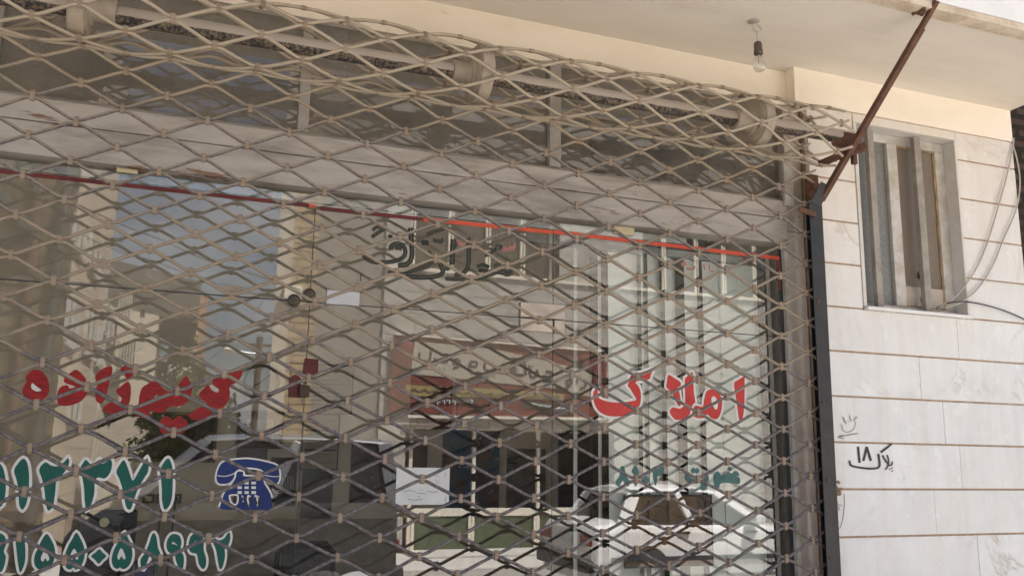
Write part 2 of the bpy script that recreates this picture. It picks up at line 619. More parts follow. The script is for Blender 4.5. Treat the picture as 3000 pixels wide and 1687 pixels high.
m_reveal = M('grey_reveal_stone', (0.62, 0.60, 0.57), (0.50, 0.47, 0.43), 5, 0.35, 0.75, ((0.3, 0.27, 0.25), 14, 0.7, 0.76), 0.6)
m_silver = M('brushed_silver_plate', (0.62, 0.64, 0.67), (0.52, 0.54, 0.57), 9, rough=0.4, metal=0.25, bump=0)
m_bar = M('grey_bar_paint', (0.32, 0.295, 0.26), (0.24, 0.21, 0.18), 9, rough=0.6)
m_putty = M('yellow_putty', (0.42, 0.30, 0.15), (0.27, 0.18, 0.09), 12, rough=0.8, bump=0.5)
m_frost = M('frosted_glass', (0.145, 0.148, 0.145), (0.20, 0.20, 0.195), 90, 0.4, 0.6, rough=0.3, bump=0.5, bscale=140)
m_brownpane = M('brown_cloudy_pane', (0.20, 0.165, 0.13), (0.15, 0.12, 0.095), 4, 0.3, 0.7, ((0.10, 0.07, 0.05), 7, 0.62, 0.75), 0.35, bump=0.2, stretch=(1, 1, 0.5))
m_hole = M('black_hole', (0.006, 0.006, 0.006), rough=0.9, bump=0)
m_cable = M('pale_cable', (0.46, 0.43, 0.38), (0.38, 0.35, 0.31), 20, rough=0.5, bump=0)
m_cableb = M('black_cable', (0.02, 0.02, 0.022), rough=0.5, bump=0)
m_bake = M('brown_bakelite', (0.10, 0.078, 0.062), (0.07, 0.055, 0.045), 30, rough=0.4, bump=0)
m_asph = M('grey_asphalt', (0.30, 0.285, 0.26), (0.35, 0.33, 0.30), 1.5, 0.3, 0.7, ((0.09, 0.085, 0.08), 40, 0.6, 0.7), 0.9)
m_pave = M('pale_paving', (0.54, 0.515, 0.475), (0.47, 0.445, 0.41), 3, rough=0.85)
m_earth = M('dusty_ground', (0.33, 0.30, 0.25), (0.27, 0.24, 0.20), 0.4, rough=0.95)


def bulb_glass():
    return glass_mat('clear_bulb_glass', 0.14, (0.92, 0.92, 0.9), dirt=0.12)


m_bulb = bulb_glass()

# ================================================================== ground
def sheet(name, x0, x1, y0, y1, z, m):
    b = MB()
    b.quad((x0, y0, z), (x1, y0, z), (x1, y1, z), (x0, y1, z))
    return tag(b.build(name, m), kind='structure')


Z_ROAD = -0.145
sheet('ground', -300, 300, -300, 300, -0.16, m_earth)
sheet('road', -80, 80, -9.6, -4.0, Z_ROAD, m_asph)
b = MB()
b.box(-40, 60, -4.0, 0.012, -0.4, 0.0)
tag(b.build('pavement', m_pave, bevel=0.02), kind='structure')
b = MB()
b.box(-1.6, 60, -11.8, -9.6, -0.4, -0.10)
tag(b.build('pavement', m_pave, bevel=0.02), kind='structure')

# ================================================================== the shop building
bld = thing('shop_building', 'marble faced shop building with a cream soffit, glass front and small barred window', 'building')
Z_SOF, Z_BEAM = 3.574, 3.385
WX0, WX1, WZ0, WZ1 = 3.292, 3.978, 2.336, 3.328
YJ = 0.055
XJ0, XJ1, XEND = at(2318, 900, YJ).x, at(2366, 900, YJ).x, 4.43
XW0 = 2.975

# marble slabs, each with its own tone, on a mortar bed that shows in the joints
splits = {5: [3.45, 4.1], 6: [3.33, 3.92], 7: [3.68], 8: [3.55], 9: [3.76], 10: [3.60], 4: [3.72], 3: [3.5, 4.05]}
px_splits = {5: [2726], 6: [2810], 7: [2771], 8: [2710], 9: [2830], 10: [2636]}
J = 0.0095
mb = MB()
rr = random.Random(3)


def slab(x0, x1, z0, z1):
    mb.r = rr.random()
    mb.box(x0, x1, rr.uniform(-0.0012, 0.0012), 0.03, z0, z1)


zj = [0.0765 + 0.2245 * k for k in range(15)] + [Z_BEAM]
zj[0] = 0.0
for k in range(len(zj) - 1):
    z0, z1 = zj[k] + J / 2, zj[k + 1] - J / 2
    xs = [XW0] + [at(u, 1300, 0).x for u in px_splits.get(k, [])] + [XEND]
    if k not in px_splits:
        xs = [XW0, 3.3 + 0.31 * ((k * 5) % 3), XEND]
    if z1 > WZ0 and z0 < WZ1:
        slab(XW0, WX0 - 0.022, z0, z1)
        slab(WX1 + 0.016, XEND, z0, z1)
        if z1 > WZ1:
            slab(WX0 - 0.018, WX1 + 0.012, WZ1 + 0.004, z1)
    else:
        for i in range(len(xs) - 1):
            slab(xs[i] + (0.0012 if i else 0), xs[i + 1] - 0.0012, z0, z1)
wall = mb.build('marble_wall', m_slab, bld, bevel=0.0015)
mb = MB()
mb.box(XW0 + 0.002, WX0 - 0.02, 0.0045, 0.30, 0.002, Z_BEAM - 0.001)
mb.box(WX1 + 0.014, XEND - 0.002, 0.0045, 0.30, 0.002, Z_BEAM - 0.001)
mb.box(WX0 - 0.0199, WX1 + 0.0139, 0.0045, 0.30, 0.002, WZ0 - 0.02)
mb.box(WX0 - 0.02, WX1 + 0.014, 0.0045, 0.30, WZ1 + 0.003, Z_BEAM - 0.001)
mb.build('mortar_bed', m_mortar, wall)

mb = MB()
mb.box(2.900, XEND, -0.006, 0.40, Z_BEAM, Z_SOF)
mb.build('cream_band', m_cream, bld)
mb = MB()
mb.box(-6.0, 2.900, 0.065, 0.5, Z_BEAM, Z_SOF)
mb.build('cream_beam', m_cream, bld)
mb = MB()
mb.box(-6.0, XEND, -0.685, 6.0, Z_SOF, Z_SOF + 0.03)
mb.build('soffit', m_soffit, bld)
mb = MB()
mb.box(-6.0, XEND + 0.01, -0.757, -0.682, Z_SOF - 0.006, Z_SOF + 0.028)
mb.build('drip_edge', m_drip, bld)
mb = MB()
mb.r = 0.2
mb.box(-6.0, XEND, -0.76, 6.2, Z_SOF + 0.031, 5.7)
mb.build('upper_wall', m_fascia, bld)
# side and back walls of the shop, so daylight comes only through the front
mb = MB()
mb.box(-6.0, -1.35, 0.0, 0.3, 0, Z_BEAM)
mb.build('left_wall', m_cream, bld)
mb = MB()
mb.box(-1.60, -1.5, 0.3, 2.6, 1.13, 3.42)
mb.box(3.02, 3.12, 0.3, 2.6, 1.13, 3.42)
mb.box(-1.6, 3.12, 2.6, 2.7, 1.13, 3.42)
mb.box(-1.6, 3.12, 0.5, 2.7, 3.42, 3.5)
mb.build('interior_wall', m_inwall, bld)
mb = MB()
mb.box(-1.6, -1.49, 0.3, 2.6, 0, 1.13)
mb.box(3.01, 3.12, 0.3, 2.6, 0, 1.13)
mb.box(-1.6, 3.12, 2.588, 2.7, 0, 1.13)
mb.build('wainscot', m_wains, bld)
mb = MB()
mb.box(-1.6, 3.12, 0.02, 2.6, -0.1, 0.006)
mb.build('interior_floor', m_infloor, bld)
mb = MB()
mb.box(at(1738, 1400, 0.95).x, 3.005, 0.95, 1.0, 0.007, 3.41)
mb.build('added_dark_backing', m_backing, bld)  # backing added so the gaps between the blind slats stay dark

# right stone jamb and strips of the metal frame
mb = MB()
mb.r = 0.1
mb.box(XJ0, XJ1, YJ + 0.002, 0.25, 0.0, 2.70)
mb.r = 0.8
mb.box(XJ0, XJ1, YJ, 0.25, 2.702, Z_BEAM - 0.002)
mb.build('stone_jamb', m_jamb, bld, bevel=0.002)

# painted steel lintel
mb = MB()
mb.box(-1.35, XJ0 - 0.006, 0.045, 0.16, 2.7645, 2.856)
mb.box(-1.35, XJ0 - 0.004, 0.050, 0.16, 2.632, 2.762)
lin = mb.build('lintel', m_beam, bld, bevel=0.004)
mb = MB()
mb.box(-1.35, XJ0 - 0.006, 0.075, 0.12, 2.858, 2.876)
for (a, c) in ((405, 449), (1551, 1609)):
    mb.box(a / 1000, c / 1000, 0.070, 0.12, 2.877, Z_BEAM + 0.02)
mb.box(-0.76, -0.71, 0.070, 0.12, 2.877, Z_BEAM + 0.02)
mb.build('transom_frame', m_mull, bld, bevel=0.003)
for x0, x1 in ((-1.35, -0.735), (-0.735, 0.427), (0.427, 1.58), (1.58, XJ0 - 0.004)):
    mb = MB()
    mb.quad((x0 + 0.002, 0.10, 2.858), (x1 - 0.002, 0.10, 2.858), (x1 - 0.002, 0.10, Z_BEAM), (x0 + 0.002, 0.10, Z_BEAM))
    mb.build('transom_pane', m_glass2, bld)
mb = MB()
p0, p1 = at(2291, 605, 0.05), at(2310, 440, 0.05)
mb.box(p0.x, p1.x, 0.022, 0.043, p0.z, 3.06)
mb.build('conduit_stub', m_winframe, bld, bevel=0.003)

# glass front: fixed panes above a horizontal seam, doors below
Z_SEAM = 2.163
XGL = at(2306, 900, YG).x
xd = [-1.35, at(910, 850, YG).x, at(1621, 850, YG).x, XGL]
tilt = [0.0, 0.003, -0.004]
for i in range(3):
    for (z0, z1) in ((Z_SEAM + 0.002, 2.632), (0.02, Z_SEAM - 0.002)):
        mb = MB()
        mb.quad((xd[i] + 0.0015, YG, z0), (xd[i + 1] - 0.0015, YG, z0), (xd[i + 1] - 0.0015, YG, z1), (xd[i] + 0.0015, YG, z1))
        mb.build('glass_pane', m_glass, bld)
mb = MB()
mb.box(-1.35, XGL, YG + 0.0005, YG + 0.006, Z_SEAM - 0.0022, Z_SEAM + 0.0022)
for x in xd[1:3]:
    mb.box(x - 0.0018, x + 0.0018, YG + 0.0005, YG + 0.006, 0.03, Z_SEAM - 0.003)
    mb.box(x - 0.0018, x + 0.0018, YG + 0.0005, YG + 0.006, Z_SEAM + 0.003, 2.57)
mb.build('glass_seam', m_darkframe, bld)
mb = MB()
mb.box(-1.35, 2.30, YG + 0.006, YG + 0.05, 2.586, 2.618)
mb.box(-1.35, 2.30, YG + 0.006, YG + 0.04, 2.572, 2.582)
mb.build('top_rail', m_alu, bld, bevel=0.002)
mb = MB()
def strip(u0, u1, ya_, yb_, z0=0.02, z1=2.630):
    mb.box(at(u0, 900, ya_).x, at(u1, 900, ya_).x, ya_, yb_, z0, z1)


strip(2293, 2304, 0.088, 0.13)
strip(2237, 2247, 0.16, 0.21, 0.02, 2.60)
mb.build('side_frame', m_darkframe, bld)
mb = MB()
strip(2305, 2317, 0.062, 0.11)
strip(2248, 2259, 0.16, 0.21, 0.02, 2.60)
mb.build('side_frame', m_winframe, bld, bevel=0.002)
# coloured tape along the top of the glass
def tape(name, pa, pb, m, w=0.016, y=YG - 0.002):
    a, c = at(*pa, y), at(*pb, y)
    mb = MB()
    mb.beam(a, c, 0.001, w, up=(0, 0, 1))
    return mb.build(name, m, bld)


tape('tape_strip', (-60, 495), (905, 602), m_tape2, 0.017)
tape('tape_strip', (938, 611), (1240, 642), m_tape2, 0.017)
tape('tape_strip', (1242, 642), (1618, 680), m_tape, 0.018)
tape('tape_strip', (1622, 679), (2287, 757), m_tape, 0.019)
plate_ = MB()
qa, qb = at(2283, 850, YG - 0.002), at(2292, 762, YG - 0.002)
plate_.box(at(2282, 800, YG).x, at(2292, 800, YG).x, YG - 0.0025, YG - 0.0015, qa.z, qb.z)
plate_.build('tape_strip', m_tape, bld)
tape('tape_strip', (905, 602), (925, 605), m_tape, 0.012)

# fittings of the glass doors
def plate(name, u0, v0, u1, v1, y, d, m, parent, bevel=0.002):
    a, c = at(u0, v1, y), at(u1, v0, y)
    mb = MB()
    mb.box(a.x, c.x, y, y + d, a.z, c.z)
    return mb.build(name, m, parent, bevel=bevel)


plate('patch_fitting', 956, 856, 1054, 889, 0.085, 0.03, m_silver, bld)
a0, a1 = at(1524, 967, 0.088), at(1655, 897, 0.088)
mb = MB()
mb.box(a0.x, a1.x, 0.086, 0.098, Z_SEAM + 0.004, a1.z + 0.004)
xk = at(1622, 900, 0.088).x
mb.box(xk + 0.004, a1.x, 0.086, 0.098, a0.z, Z_SEAM - 0.002)
mb.box(a0.x, xk - 0.004, 0.087, 0.098, a0.z, Z_SEAM - 0.006)
mb.build('corner_fitting', m_brass, bld, bevel=0.002)
for (u, v) in ((862, 879), (907, 862)):
    mb = MB()
    p = at(u, v, 0.07)
    mb.lathe((p.x, 0.098, p.z), (0, -1, 0), [(0, 0.010), (0.012, 0.010), (0.014, 0.024), (0.024, 0.0265), (0.032, 0.022), (0.035, 0.010)], 20)
    mb.build('door_knob', m_bake, bld, smooth=True)
plate('card_label', 341, 471, 407, 503, 0.092, 0.004, m_cardy, bld, 0)
plate('card_label', 1800, 655, 1858, 684, 0.092, 0.004, m_cardy, bld, 0)

# barred window in the marble wall
win = MB()
win.box(WX0 + 0.0, WX1, 0.075, 0.12, WZ1 - 0.05, WZ1)
win.box(WX0, WX1, 0.075, 0.12, WZ0, WZ0 + 0.035)
xm0, xm1 = at(2611, 660, 0.075).x, at(2640, 660, 0.075).x
xr_ = at(2752, 660, 0.08).x
win.box(WX0, WX0 + 0.012, 0.075, 0.12, WZ0 + 0.036, WZ1 - 0.051)
win.box(xr_, WX1, 0.075, 0.12, WZ0 + 0.036, WZ1 - 0.051)
win.box(xm0, xm1, 0.070, 0.12, WZ0 + 0.036, WZ1 - 0.051)
wo_ = win.build('window', m_winframe, bld, bevel=0.003)
mb = MB()     # stone lining of the reveal
mb.box(WX0 - 0.021, WX0 - 0.001, -0.006, 0.12, WZ0, WZ1 + 0.002)
mb.box(WX1 + 0.001, WX1 + 0.013, -0.003, 0.12, WZ0, WZ1 + 0.002)
mb.box(WX0 - 0.001, WX1 + 0.001, 0.002, 0.12, WZ1 + 0.0005, WZ1 + 0.0025)
mb.build('reveal_lining', m_reveal, wo_)
mb = MB()
mb.box(WX0 - 0.012, WX1 + 0.018, -0.028, 0.075, WZ0 - 0.018, WZ0 - 0.001)
mb.build('sill', m_slab, wo_, bevel=0.003)
mb = MB()
mb.box(WX0 + 0.013, xm0 - 0.001, 0.092, 0.10, WZ0 + 0.036, WZ1 - 0.051)
mb.build('pane', m_frost, wo_)
mb = MB()
mb.box(xm1 + 0.001, xr_ - 0.001, 0.090, 0.10, WZ0 + 0.036, WZ1 - 0.051)
mb.build('pane', m_brownpane, wo_)
mb = MB()     # lower patch of the brown sash
mb.box(xm1 + 0.012, xr_ - 0.004, 0.084, 0.089, WZ0 + 0.038, WZ0 + 0.15)
mb.build('pane_patch', m_jamb, wo_)
# ragged putty around the right sash
rp_ = random.Random(5)
mb = MB()
for (xa, za, xb, zb) in ((xm1 + 0.004, WZ0 + 0.04, xm1 + 0.004, WZ1 - 0.055), (xr_ - 0.003, WZ0 + 0.04, xr_ - 0.003, WZ1 - 0.055), (xm1, WZ0 + 0.04, xr_, WZ0 + 0.04), (xm1, WZ1 - 0.054, xr_, WZ1 - 0.054)):
    n = 26
    pts, rads = [], []
    for i in range(n + 1):
        t = i / n
        pts.append((xa + (xb - xa) * t + rp_.uniform(-0.004, 0.004), 0.086, za + (zb - za) * t + rp_.uniform(-0.004, 0.004)))
        rads.append(rp_.uniform(0.003, 0.0085))
    mb.tube(pts, rads, 6)
mb.build('putty', m_putty, wo_)
for (u0, u1, v) in ((2557, 2574, 640), (2695, 2714, 650)):
    mb = MB()
    xa, xb = at(u0, v, 0.02).x, at(u1, v, 0.02).x
    mb.box(xa, xb, 0.020, 0.050, WZ0, WZ1 - 0.012)
    mb.build('window_bar', m_bar, wo_, bevel=0.002)
# black holes rusted through beside the right bar
T = crop(2400, 350, 2.415)
for i, c in enumerate(([(715, 1075), (735, 1070), (748, 1080), (748, 1135), (720, 1130), (705, 1110)], [(720, 1255), (748, 1245), (765, 1260), (765, 1310), (740, 1312), (722, 1290)], [(715, 975), (735, 965), (745, 1050), (728, 1040)])):
    flat('hole', [wall_pts(smooth_pts(c), T, 0.082)], 0.082, m_hole, wo_)

# hand lettering on the marble
T = crop(2400, 1150, 3.6233)
YW = -0.003


def strokes(name, lst, T, y, m, parent, step=0.0004, each=False):
    """brush strokes on a wall or pane, all of one word in one mesh"""
    allb = MB()
    for i, (pts, wd) in enumerate(lst):
        if each:
            allb = MB()
        c = ribbon(pts, wd) if len(pts) > 1 else [(pts[0][0] + wd / 2 * math.cos(k), pts[0][1] + wd / 2 * math.sin(k)) for k in [j * math.pi / 4 for j in range(8)]]
        w_ = wall_pts(c, T, y)
        n = len(w_)
        h = n // 2
        yy = y - step * i
        if len(pts) > 1:
            for k in range(h - 1):
                a, b_, c_, d = w_[k], w_[k + 1], w_[n - 2 - k], w_[n - 1 - k]
                allb.quad(*[(q[0], yy, q[1]) for q in (a, b_, c_, d)])
        else:
            allb.add([(q[0], yy, q[1]) for q in w_], [tuple(range(n))])
        if each:
            allb.build(name, m, parent)
    return None if each else allb.build(name, m, parent)


strokes('painted_number', [([(413, 570), (420, 650), (430, 742)], 26), ([(468, 722), (488, 650), (505, 572)], 26), ([(503, 572), (525, 640), (548, 722)], 26),
                           ([(320, 718), (336, 768), (400, 788), (500, 802), (590, 802), (635, 785), (640, 740), (628, 648)], 22), ([(652, 632), (700, 596), (767, 542)], 22),
                           ([(672, 662), (700, 715), (738, 762)], 17), ([(720, 658), (735, 720), (728, 775), (700, 815)], 14), ([(735, 772), (768, 762), (772, 728)], 13),
                           ([(746, 806)], 15), ([(770, 797)], 15), ([(770, 828)], 16)], T, YW, m_black, wall)
strokes('pencil_scribble', [([(253, 255), (270, 295), (290, 330)], 8), ([(322, 238), (330, 270), (341, 305)], 7), ([(308, 302)], 9),
                            ([(398, 245), (397, 268), (383, 262), (385, 282), (370, 280), (372, 300), (385, 315), (382, 345), (360, 390), (300, 418), (252, 395), (240, 335)], 6),
                            ([(202, 472), (300, 450), (410, 430)], 8), ([(200, 472), (222, 462), (245, 447)], 8), ([(202, 472), (235, 482), (262, 488)], 7)], T, YW, m_pencil, wall)
strokes('pencil_scribble', [([(265, 1070), (268, 1160), (262, 1260), (240, 1385), (208, 1440), (170, 1420)], 6), ([(188, 1145), (203, 1180), (243, 1196)], 6), ([(205, 1192), (215, 1250)], 6),
                            ([(168, 1205), (190, 1215), (193, 1250)], 5), ([(178, 1230), (185, 1275)], 6), ([(185, 1290), (190, 1330)], 6)], T, YW, m_pencil, wall)

# ================================================================== lattice grille on its roller
gr = thing('roller_grille', 'beige painted lattice roller grille half rolled up on its shaft before the shop glass', 'security grille')
CXP = [-0.26734, 3.02163, -0.03532, 0.37235, -0.02435, -0.01273, -0.25408, 0.01111, 0.0103, 0.02497]
CZP = [2.37082, -0.03313, -1.49674, 0.01718, -0.0729, 0.02809, 0.0112, 0.083, 0.00875, -0.01306]
YL, B_TOP, HZ, R_ROLL = -0.05, -10.0, 0.0742, 0.150


def _ev(c, a, b):
    return c[0] + c[1] * a + c[2] * b + c[3] * a * a + c[4] * a * b + c[5] * b * b + c[6] * a ** 3 + c[7] * a * a * b + c[8] * a * b * b + c[9] * b ** 3


def lat(a, b, dn=0.0):
    """point of the grille surface: a half cells to the right, b half cells down; dn: offset along the outward normal; also tangent up and normal"""
    ac = max(min(a, 21.0), -4.0) / 20
    bc = max(b, B_TOP) / 20
    x = _ev(CXP, ac, bc) + (a - ac * 20) * 0.150
    z = _ev(CZP, ac, bc)
    wob = 0.006 * mnoise.noise(Vector((a * 0.37, b * 0.31, 1.7)))
    x += 0.005 * mnoise.noise(Vector((a * 0.9, b * 0.9, 4.3)))
    z += 0.004 * mnoise.noise(Vector((a * 0.9, b * 0.9, 7.9)))
    if b >= B_TOP:
        return Vector((x, YL + wob - dn, z)), Vector((0, 0, 1)), Vector((0, -1, 0))
    s = (B_TOP - b) * HZ
    r = R_ROLL - 0.018 * s / (2 * math.pi * R_ROLL) + 0.003 * mnoise.noise(Vector((a * 0.45, b * 0.4, 9.1)))
    ph = s / R_ROLL
    yc = YL - R_ROLL
    n = Vector((0, math.cos(ph), math.sin(ph)))
    p = Vector((x, yc, z)) + n * (r + dn)
    return p, Vector((0, -math.sin(ph), math.cos(ph))), n


A0, K0, K1 = -7, -22, 34
rods = []
for k in range(K0, K1):
    ends = 20.55 if k >= -9 else 20.45 + random.uniform(0, 0.3)
    pts = []
    for a in range(A0, 21):
        up = (a + k) % 2 == 0
        bn = k + 0.105 if up else k + 1 - 0.105
        bo = k + 0.13 if up else k + 1 - 0.13
        for da in (-0.16, -0.09, 0.0, 0.09, 0.16):
            aa = a + da
            if aa > ends:
                continue
            bb = bn if abs(da) < 0.12 else (bn * 0.90 + (k + 0.5) * 0.10)
            p, t, n = lat(aa, bb)
            pts.append(p)
        # keep the long straight run following the roll
        for da in (0.33, 0.5, 0.67):
            if a + da > ends:
                continue
            t_ = (da - 0.16) / 0.68
            ba = bn * 0.90 + (k + 0.5) * 0.10
            b2 = (k + 1 - 0.105 if up else k + 0.105) * 0.90 + (k + 0.5) * 0.10
            pts.append(lat(a + da, ba + (b2 - ba) * t_)[0])
    rods.append(pts)
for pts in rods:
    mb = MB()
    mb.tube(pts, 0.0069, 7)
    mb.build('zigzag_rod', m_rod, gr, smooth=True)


def clip_mesh(mbq, a, b):
    p, t, n = lat(a, b)
    p2 = lat(a + 0.2, b)[0]
    ex = (p2 - p).normalized()
    rr_ = random.uniform
    hw, hh, hd = 0.0080 * rr_(0.9, 1.1), 0.0180 * rr_(0.93, 1.07), 0.0084
    ex = (ex + t * rr_(-0.06, 0.06)).normalized()
    n2 = ex.cross(t).normalized()
    if n2.dot(n) < 0:
        n2 = -n2
    # rounded band: octagonal section around the two rods
    sec = [(-hd, -hh * 0.62), (-hd * 0.62, -hh), (hd * 0.62, -hh), (hd, -hh * 0.62), (hd, hh * 0.62), (hd * 0.62, hh), (-hd * 0.62, hh), (-hd, hh * 0.62)]
    vs = []
    for sx in (-hw, hw):
        for (d, h) in sec:
            vs.append(p + ex * sx + n2 * d + t * h)
    fs = [(i, (i + 1) % 8, 8 + (i + 1) % 8, 8 + i) for i in range(8)] + [tuple(range(7, -1, -1)), tuple(range(8, 16))]
    mbq.add(vs, fs)


def proj(p):
    q = np.array(p) - CAM
    return CX + F * (q @ CR) / (q @ _f), CY - F * (q @ CU) / (q @ _f)


cl_ = []
for k in range(K0 + 1, K1):
    for a in range(A0, 21):
        if (a + k) % 2 == 0:
            p = lat(a, k)[0]
            u, v = proj(p)
            inside = -10 < u < 3010 and -10 < v < 1700
            cl_.append((0 if inside else 1, (p - Vector(CAM)).length, a, k))
cl_.sort()
for (_, _, a, k) in cl_[:100]:
    mb = MB()
    clip_mesh(mb, a, k)
    mb.build('clip', m_clip, gr)
mb = MB()
for (_, _, a, k) in cl_[100:]:
    clip_mesh(mb, a, k)
tag(mb.build('clip', m_clip, gr), kind='stuff')


# shaft with a darker speckled underside, drums, rail and rusty brackets
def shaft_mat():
    t = NT('dark_under_pipe')
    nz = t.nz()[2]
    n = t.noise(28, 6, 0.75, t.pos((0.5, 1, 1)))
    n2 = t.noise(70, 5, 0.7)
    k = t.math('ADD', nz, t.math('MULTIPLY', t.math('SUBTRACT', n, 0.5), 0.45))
    under_col = t.mix(t.ramp(n2, 0.42, 0.60), (0.035, 0.033, 0.035), (0.20, 0.155, 0.11))
    under_col = t.mix(t.ramp(t.noise(9, 5, 0.7), 0.62, 0.72), under_col, (0.22, 0.13, 0.05))
    col = t.mix(t.ramp(k, -0.42, -0.32), under_col, (0.42, 0.36, 0.30))  # speckled dark colour where the surface turns downward
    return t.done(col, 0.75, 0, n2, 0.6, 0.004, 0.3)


YR = YL - R_ROLL
ZS = 3.130
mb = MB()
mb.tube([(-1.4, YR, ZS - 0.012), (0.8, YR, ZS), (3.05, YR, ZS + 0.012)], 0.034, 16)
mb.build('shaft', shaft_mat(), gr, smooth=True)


def drum(x, s):
    """grooved drum: rim at x, hub pointing along s"""
    mb = MB()
    z = ZS + 0.004
    mb.lathe((x, YR, z), (s, 0, 0), [(-0.056, 0.034), (-0.056, 0.114), (-0.050, 0.120), (-0.006, 0.124), (0.0, 0.121), (0.0005, 0.110), (0.007, 0.109), (0.0075, 0.100),
                                     (0.011, 0.098), (0.012, 0.070), (0.020, 0.066), (0.024, 0.050), (0.030, 0.047), (0.095, 0.046), (0.098, 0.036)], 72)
    return mb.build('drum', m_drum, gr, bevel=0)


for x, s in ((-0.395, 1), (1.085, -1), (2.48, -1)):
    o = drum(x, s)
    pass
# side guide rail: a U channel open towards the lattice
mb = MB()
xr0, xr1 = at(2386, 900, -0.092).x, at(2424, 900, -0.092).x
mb.box(xr0, xr1, -0.092, -0.087, 0.0, 2.815)
mb.box(xr1 - 0.005, xr1, -0.087, -0.014, 0.0, 2.815)
mb.box(2.925, xr1 - 0.005, -0.019, -0.014, 0.0, 2.815)
mb.build('guide_rail', m_rail, gr, bevel=0.001)
for zz_ in (2.32, 1.83, 1.47, 1.12):
    mb = MB()
    mb.lathe((xr0 + 0.018 + 0.02 * (zz_ % 0.5), -0.0915, zz_), (0, -1, 0), [(0, 0.008), (0.003, 0.0075), (0.005, 0.003)], 10)
    mb.build('rivet', m_rust, gr)
mb = MB()   # bent mouth of the rail
q0, q1 = Vector((2.962, -0.0895, 2.812)), at(2430, 560, -0.16)
mb.beam(((xr0 + xr1) / 2, -0.0895, 2.812), ((xr0 + xr1) / 2 + 0.03, -0.14, 2.905), 0.062, 0.005, up=(0, 1, 0))
mb.build('rail_mouth', m_rail, gr, bevel=0.001)
mb = MB()
p0, p1 = at(2340, 612, -0.10), at(2390, 630, -0.10)
mb.beam(p0, p1, 0.012, 0.026)
mb.build('fixing_strap', m_rust, gr, bevel=0.002)
# rusty end bracket carrying the shaft
mb = MB()
mb.add([at(2430, 398, -0.22), at(2452, 384, -0.22), at(2513, 392, -0.26), at(2518, 428, -0.26), at(2480, 440, -0.24), at(2438, 428, -0.2),
        at(2430, 398, -0.20), at(2452, 384, -0.20), at(2513, 392, -0.24), at(2518, 428, -0.24), at(2480, 440, -0.22), at(2438, 428, -0.18)],
       [(0, 1, 2, 3, 4, 5), (11, 10, 9, 8, 7, 6)] + [(i, (i + 1) % 6, 6 + (i + 1) % 6, 6 + i) for i in range(6)])
mb.beam(at(2400, 482, -0.12), at(2470, 452, -0.22), 0.03, 0.03)
mb.beam(at(2465, 455, -0.22), at(2538, 428, -0.30), 0.035, 0.035)
mb.beam(at(2500, 440, -0.24), at(2503, 482, -0.24), 0.022, 0.026)
mb.box(2.925, 2.99, -0.045, -0.015, 2.817, 2.985)
mb.box(2.93, 3.03, -0.075, -0.046, 2.90, 2.93)
mb.build('end_bracket', m_rust, gr, bevel=0.003)
mb = MB()
rb = random.Random(2)
for i in range(14):     # flakes of rust and old mortar on the bracket
    k_ = rb.random()
    p = at(2400 + k_ * 130, 484 - k_ * 52 + rb.uniform(-6, 8), -0.12 - 0.17 * k_)
    d = Vector((rb.uniform(-1, 1), rb.uniform(-1, 1), rb.uniform(-1, 1))).normalized() * rb.uniform(0.006, 0.013)
    mb.beam(p - d, p + d, rb.uniform(0.005, 0.011), rb.uniform(0.003, 0.012))
mb.build('rust_flake', m_rust, gr)

# ================================================================== rusty strut from canopy to rail
st = thing('rusty_strut', 'long rusty angle iron slanting from the canopy edge down to the grille rail', 'metal bar')
s0, s1 = atz(2718, 22, Z_SOF + 0.02), at(2403, 588, -0.098)
s0 = Vector((s0.x, -0.772, 3.60))
dv = s1 - s0
mb = MB()
mb.beam(s0, s0 + dv * 0.24, 0.022, 0.022, up=(1, 0, 0))
mb.build('thin_bar', m_rust, st, bevel=0.002)
mb = MB()
a_, c_ = s0 + dv * 0.125, s1
mb.beam(a_ + Vector((0.013, 0, 0)), c_ + Vector((0.013, 0, 0)), 0.005, 0.027, up=(1, 0, 0))
mb.beam(a_ + Vector((0.0, 0.0135, 0.0)), c_ + Vector((0.0, 0.0135, 0.0)), 0.026, 0.005, up=(1, 0, 0))
mb.build('angle_iron', m_rust, st, bevel=0.001)
mb = MB()
pw = atz(2700, 27, Z_SOF)
for i in range(9):
    d = Vector((rb.uniform(-1, 1), rb.uniform(-1, 1), rb.uniform(-.6, .2))) * 0.018
    q = Vector((s0.x - 0.035 + rb.uniform(-.02, .02), -0.715 + rb.uniform(-.02, .02), Z_SOF - 0.008))
    mb.beam(q - d, q + d, 0.012, 0.012)
mb.build('weld_lump', m_rust, st)

# ================================================================== bare bulb
lamp = thing('bare_bulb', 'unlit clear light bulb in a brown socket hanging by a wire from the soffit', 'light bulb')
pb = atz(2214, 64, Z_SOF)
bx, by = pb.x, pb.y
mb = MB()
ring = []
for i in range(20):
    c = i / 19 * 2 * math.pi * 1.15
    ring.append((bx + 0.024 * math.cos(c) + 0.004, by + 0.006 * math.sin(c * 2), Z_SOF - 0.012 - 0.018 + 0.020 * math.sin(c)))
mb.tube(ring, 0.0022, 6)
mb.tube([(bx - 0.02, by, Z_SOF + 0.002), (bx - 0.016, by, Z_SOF - 0.03), (bx - 0.002, by + 0.003, Z_SOF - 0.052), (bx + 0.006, by, Z_SOF - 0.058), (bx + 0.008, by, Z_SOF - 0.07), (bx, by, Z_SOF - 0.066)], 0.002, 6)
zs = at(2224, 124, by).z
mb.tube([(bx, by, Z_SOF - 0.05), (bx + 0.002, by, (Z_SOF + zs) / 2), (bx + 0.005, by, zs)], 0.0026, 6)
mb.build('cord', m_cable, lamp, smooth=True)
mb = MB()
